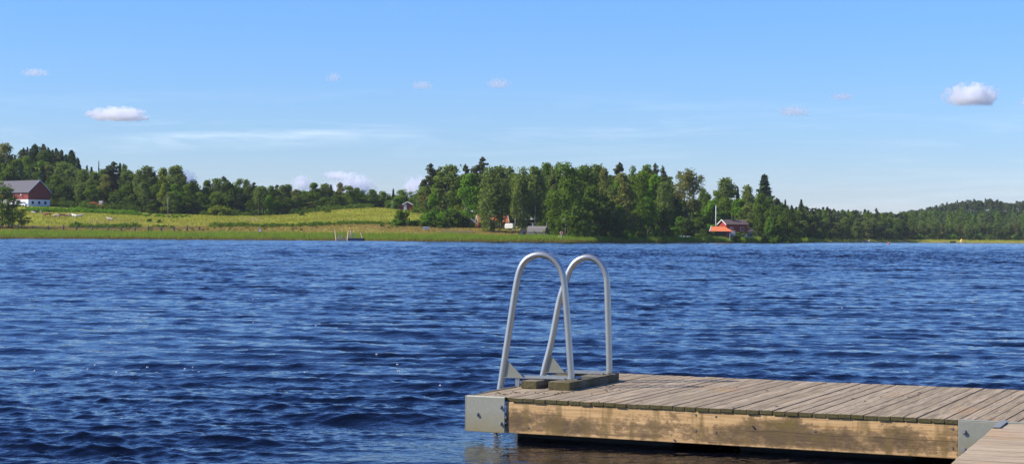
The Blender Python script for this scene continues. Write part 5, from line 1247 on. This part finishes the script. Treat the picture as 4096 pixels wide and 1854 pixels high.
# lifebuoy on its post
p = hit(2245, 966, 490); t = thing('lifebuoy_post', 'lifebuoy ring hanging on a white post at the water edge', 'lifebuoy', p)
b = MB(); b.tube([(0, 0, -.3), (0, 0, 2.2)], .06, M['white'], 8); b.build('post', t)
b = MB(); ring = [(.33 * math.cos(a), -.1, 2.45 + .33 * math.sin(a)) for a in np.linspace(0, 2 * PI, 25)]; b.tube(ring, .11, M['buoy'], 8, caps=False); rb = b.build('ring', t, smooth=True)
b = MB()
for k in range(4): a0 = PI / 4 + k * PI / 2; b.tube([(.33 * math.cos(a), -.1, 2.45 + .33 * math.sin(a)) for a in np.linspace(a0 - .3, a0 + .3, 6)], .118, M['white'], 8)
b.build('white_band', rb, smooth=True)
def rowboat(name, label, p, rz, mat, Ls, Ws, hs, tilt=0, group='boats on the far shore'):
    t = thing(name, label, 'boat', p, rz, group); t.rotation_euler = (tilt, 0, rz)
    n = 11; V = []; Fc = []
    for i in range(n):
        q = i / (n - 1); x = (q - .5) * Ls; wv = Ws / 2 * (math.sin(PI * min(1, .18 + .82 * q)) ** .6 if q < .98 else .02); sh = hs * (1 + .35 * (2 * q - 1) ** 2)
        prof_ = [(-wv, sh), (-wv * .82, sh * .45), (-wv * .35, .04), (wv * .35, .04), (wv * .82, sh * .45), (wv, sh)]
        V += [(x, a, c_) for a, c_ in prof_]
    for i in range(n - 1):
        for k in range(5): Fc.append((i * 6 + k, i * 6 + k + 1, i * 6 + 7 + k, i * 6 + 6 + k))
    Fc.append((0, 1, 2, 3, 4, 5)[::-1])
    b = MB(); b.add(V, Fc, mat); h_ = b.build('hull', t, smooth=True); so_ = h_.modifiers.new('shell', 'SOLIDIFY'); so_.thickness = .05
    b = MB()
    for q in (.3, .62): b.box((q - .5) * Ls - .12, (q - .5) * Ls + .12, -Ws * .40, Ws * .40, hs * .72, hs * .78, M['palewood'])
    b.build('thwart', t); return t
p = hit(2248, 958, 490); t = rowboat('rowing_boat', 'small boat under a white cover beside the lifebuoy post', p + Vector((0, .6, .1)), R(4), M['paleblue'], 3.6, 1.4, .55)
b = MB(); b.lathe([(.62, .0), (.56, .3), (.35, .48), (.08, .55)], M['cream'], 12, (-.7, 0, .5)); b.build('cover', t, smooth=True)
p = hit(2786, 942); t = rowboat('rowing_boat', 'cream rowing boat resting tilted on the grass under the airy tree', p + Vector((0, 0, .25)), R(-14), M['cream'], 3.9, 1.5, .6, R(-50))
for k, (px, lab) in enumerate(((2722, 'leftmost of three small pale dinghies'), (2738, 'middle one of three small pale dinghies'), (2753, 'rightmost of three small pale dinghies'))):
    p = hit(px, 953, 540); rowboat('dinghy', lab + ' below the airy tree', p + Vector((0, 0, .1)), R(70 + 20 * k), M['paleblue'], 2.2, 1.1, .5)
# flagpole
p = ground(2863, 572); zt = at_depth(2862, 823, p.y).z - p.z
t = thing('flagpole', 'tall bare white flagpole behind the orange-roofed boathouse', 'flagpole', p); b = MB(); b.tube([(0, 0, -.3), (0, 0, zt)], .135, M['white'], 8, .09); b.build('pole', t, smooth=True); b = MB(); b.lathe([(.02, 0), (.12, .08), (.12, .16), (.02, .24)], M['white'], 8, (0, 0, zt)); b.build('knob', t)

# boathouse with hipped orange roof
p = ground(2842, 562); p.z = .9; s_ = 562 / F
t = thing('boathouse', 'boathouse with bright orange hipped roof and a white letter on its dark front', 'boathouse', p, R(-4))
wL = 88 * s_; z1 = H + (horizon(2880) - 924) * s_ - .9; z2 = H + (horizon(2880) - 905) * s_ - .9; dp = 5.2
V = [(-.3, -.4, z1), (wL, -.4, z1), (wL, dp, z1), (-.3, dp, z1), (.35, dp / 2, z2), (wL - 2.6, dp / 2, z2)]
b = MB(); b.add(V, [(0, 1, 5, 4), (1, 2, 5), (2, 3, 4, 5), (3, 0, 4), (0, 3, 2, 1)], M['orange']); rf = b.build('roof', t)
b = MB(); b.tube([V[0], V[4]], .13, M['white'], 6); b.build('verge_board', rf)
b = MB(); b.tube([V[5], V[1]], .08, M['orange'], 6); b.tube([V[4], V[5]], .08, M['orange'], 6); b.build('ridge_tile', rf)
b = MB(); b.box(-.25, wL - .05, -.38, -.30, z1 - .16, z1 - .01, M['roofgrey']); b.build('fascia', rf)
b = MB(); b.box(1.7, wL - .6, .5, dp - .3, -.6, z1 - .02, M['darkwood']); wl = b.build('wall', t)
b = MB(); b.box(wL - 2.1, wL - 1.2, .40, .49, 0, z1 - .2, M['red']); b.build('red_panel', wl)
b = MB(); b.box(wL - 1.0, wL - .8, -.25, -.1, -.6, z1 - .02, M['paleblue']); b.build('post', t)
b = MB(); b.box(1.75, 2.2, .42, .495, -.2, .9, M['red']); b.build('red_panel', wl)
fc = bpy.data.curves.new('letter', 'FONT'); fc.body = 'S'; fc.size = 1.15; fc.extrude = .012; fx = bpy.data.objects.new('letter_text', fc); fc.materials.append(M['white']); COL.objects.link(fx); bpy.context.view_layer.update()
fm = bpy.data.meshes.new_from_object(fx.evaluated_get(bpy.context.evaluated_depsgraph_get())); bpy.data.objects.remove(fx)
fo = bpy.data.objects.new('letter', fm); COL.objects.link(fo); fo.parent = t
fo.rotation_euler = (PI / 2, 0, 0); fo.location = (2.75, .47, .05)

# red house
p = hit(2905, 934); p.z = at_depth(2900, 934, 602).z; p.y = 602; s_ = 602 / F; p.x = (2906 - W / 2) * s_
t = thing('red_house', 'red wooden house with brown roof, chimney and white balcony behind the boathouse', 'house', p, R(24))
Ls_, Ws_, hw_, hr_ = 8.4, 5.2, 3.3, 4.7
def flipb(b): return b
b = MB(); gable_shell(b, Ls_, Ws_, hw_, hr_, M['red'], .1); b.build('wall', t)
b = MB(); b.box(.03, Ls_ - .03, .03, Ws_ - .03, -2.2, .1, M['white']); b.build('foundation_wall', t)
rf = gable_roof(Ls_, Ws_, hw_, hr_, M['roofbrown'], .45).build('roof', t)
b = MB(); b.box(3.4, 4.1, 1.7, 2.4, 4.0, 6.2, M['black']); b.build('chimney', rf)
verge(Ls_, Ws_, hw_, hr_, -.52, .45).build('verge_board', t)
window_on(t, 'x', (0, 3.9, 1.5), 1.0, 1.0, -1); window_on(t, 'x', (0, 1.3, 1.3), 1.1, 1.7, -1)
window_on(t, 'y', (6.2, 0, 1.6), 1.3, 1.2, -1); window_on(t, 'y', (2.0, 0, 1.3), 1.1, 1.7, -1)
b = MB(); b.box(-1.3, 2.6, -1.4, -.01, 0, .15, M['white']); b.box(-1.3, 2.6, -1.4, -1.34, 1.0, 1.1, M['white'])
for k in range(14): b.box(-1.28 + k * .29, -1.20 + k * .29, -1.39, -1.35, .15, 1.0, M['white'])
for x_ in (-1.25, 2.5): b.box(x_, x_ + .1, -1.38, -1.28, -2.2, 0, M['white'])
b.build('balcony', t)
# pavilion
p = hit(3012, 952, 560); s_ = p.y / F
t = thing('pavilion', 'pale blue and white garden pavilion with glazed front right of the red house', 'pavilion', p, R(8))
b = MB(); b.box(-2.2, 2.2, 0, 3.2, -.5, 2.3, M['paleblue']); wl = b.build('wall', t)
b = MB(); b.box(-2.25, .6, -.06, -.005, -.3, .5, M['white']); b.box(-2.25, .6, -.06, -.005, 1.75, 2.3, M['white'])
for x_ in (-2.25, -1.3, -.35, .45): b.box(x_, x_ + .15, -.07, -.006, .5, 1.75, M['white'])
b.build('front_frame', t)
window_on(t, 'y', (-1.7, -.01, 1.1), .7, 1.1, -1); window_on(t, 'y', (-.75, -.01, 1.1), .7, 1.1, -1)
b = MB(); b.add([(-2.6, -.5, 2.3), (2.6, -.5, 2.3), (2.6, 3.7, 2.3), (-2.6, 3.7, 2.3), (-1.2, 1.6, 3.5), (1.4, 1.6, 3.5)], [(0, 1, 5, 4), (1, 2, 5), (2, 3, 4, 5), (3, 0, 4), (0, 3, 2, 1)], M['roofgrey']); b.build('roof', t)

# stones at the water line
def rock(p, r, label):
    g = np.random.default_rng(int(p.x * 7) % 9973); me = sphere_mesh('rock', 10, 6)
    for v in me.vertices: k = 1 + .22 * g.normal(); v.co = Vector((v.co.x * r * k * 1.3, v.co.y * r * k, v.co.z * r * .62 * k))
    me.materials.append(M['rock']); o = bpy.data.objects.new('rock', me); COL.objects.link(o); o.location = p; tag(o, label, 'rock', 'rocks at the water line')
for px, r, lab in ((2322, .75, 'pale boulder at the water line right of the lifebuoy post'), (2305, .4, 'small stone left of the pale boulder'), (2150, .35, 'low stone in the water edge below the barrel hut'), (2935, .35, 'pale stone at the water edge right of the boathouse'), (3075, .45, 'flat stone at the shore right of the pavilion'), (3128, .6, 'grey boulder on the bank where the wooded point begins'), (3160, .4, 'small stone on the near bank of the wooded point'), (3440, .9, 'low pinkish rock at the middle of the wooded point'), (3470, 1.3, 'largest pinkish rock on the wooded point shore'), (3500, .8, 'dark stone right of the largest pinkish rock'), (3610, .8, 'pale rock at the tip of the wooded point')):
    p = ground(px, float(shore(px)) + .6); rock(p + Vector((0, 0, .1)), r, lab)
# far bay
p = ground(3812, float(shore(3812)) - 1); p.z = 0
rowboat('moored_boat', 'dark open boat moored at the sandy edge of the far bay', p, R(3), M['black'], 3.2, 1.3, .7)
p = ground(3848, float(shore(3848)) + 5); t = thing('tent', 'small yellow and white tent on the sand right of the dark boat', 'tent', p)
b = MB(); b.prism([(-1.0, 0), (1.0, 0), (.2, 1.6), (-.3, 1.7)], 'y', -.9, .9, M['yellowp']); b.build('canvas', t); b = MB(); b.prism([(-.7, 0), (.1, 0), (-.1, 1.2)], 'y', -.95, -.905, M['white']); b.build('door_flap', t)
p = ground(3777, float(shore(3777)) + 6); t = thing('picnic_table', 'pale wooden picnic table on the bank of the far bay', 'table', p)
b = MB(); b.box(-1.6, 1.6, -.4, .4, .72, .80, M['palewood']); b.build('tabletop', t)
for sx in (-1, 1): b = MB(); b.prism([(sx - .1, 0), (sx + .1, 0), (sx + .1, .72), (sx - .1, .72)], 'y', -.5, .5, M['palewood']); b.build('leg', t)
# buoy out on the water
p = at_height(3555, 977, 0); t = thing('buoy', 'round red buoy floating off the wooded point', 'buoy', p)
s_ = p.y / F; r = 4.6 * s_
b = MB(); b.lathe([(r * .25, -.3 * r), (r * .8, 0), (r, .5 * r), (r * .9, .95 * r), (r * .5, 1.35 * r), (r * .15, 1.5 * r)], M['buoy'], 14); b.build('float', t, smooth=True)
b = MB(); b.lathe([(.1 * r, 0), (.16 * r, .1 * r), (.06 * r, .3 * r)], M['white'], 8, (0, 0, 1.5 * r)); b.build('eye', t)

# ---------------------------------------------------------------- air between here and the far shore
HZ = MB(); HZ.box(-5600, 5600, -60, 3600, -4.2, 82, None)
HZ.mats = []
hm_ = bpy.data.materials.new('haze_air'); hm_.use_nodes = True; hn = hm_.node_tree; hn.nodes.remove(hn.nodes['Principled BSDF'])
hv_ = hn.nodes.new('ShaderNodeVolumePrincipled'); hv_.inputs['Color'].default_value = (.86, .92, 1, 1); hv_.inputs['Density'].default_value = .00005; hv_.inputs['Anisotropy'].default_value = 0
hn.links.new(hv_.outputs[0], hn.nodes['Material Output'].inputs['Volume'])
HZ.mats = [hm_]
tag(HZ.build('haze'), 'thin summer haze over the lake', 'haze', kind='stuff')

# ---------------------------------------------------------------- render settings
S.view_settings.view_transform = 'Standard'; S.view_settings.look = 'None'; S.view_settings.gamma = 1; S.view_settings.exposure = .75
S.cycles.use_denoising = True
S.cycles.max_bounces = 14; S.cycles.volume_bounces = 14; S.cycles.transparent_max_bounces = 8; S.cycles.diffuse_bounces = 3; S.cycles.glossy_bounces = 3
S.cycles.sample_clamp_indirect = 6; S.cycles.volume_max_steps = 64
S.cycles.use_adaptive_sampling = True; S.cycles.adaptive_threshold = .01
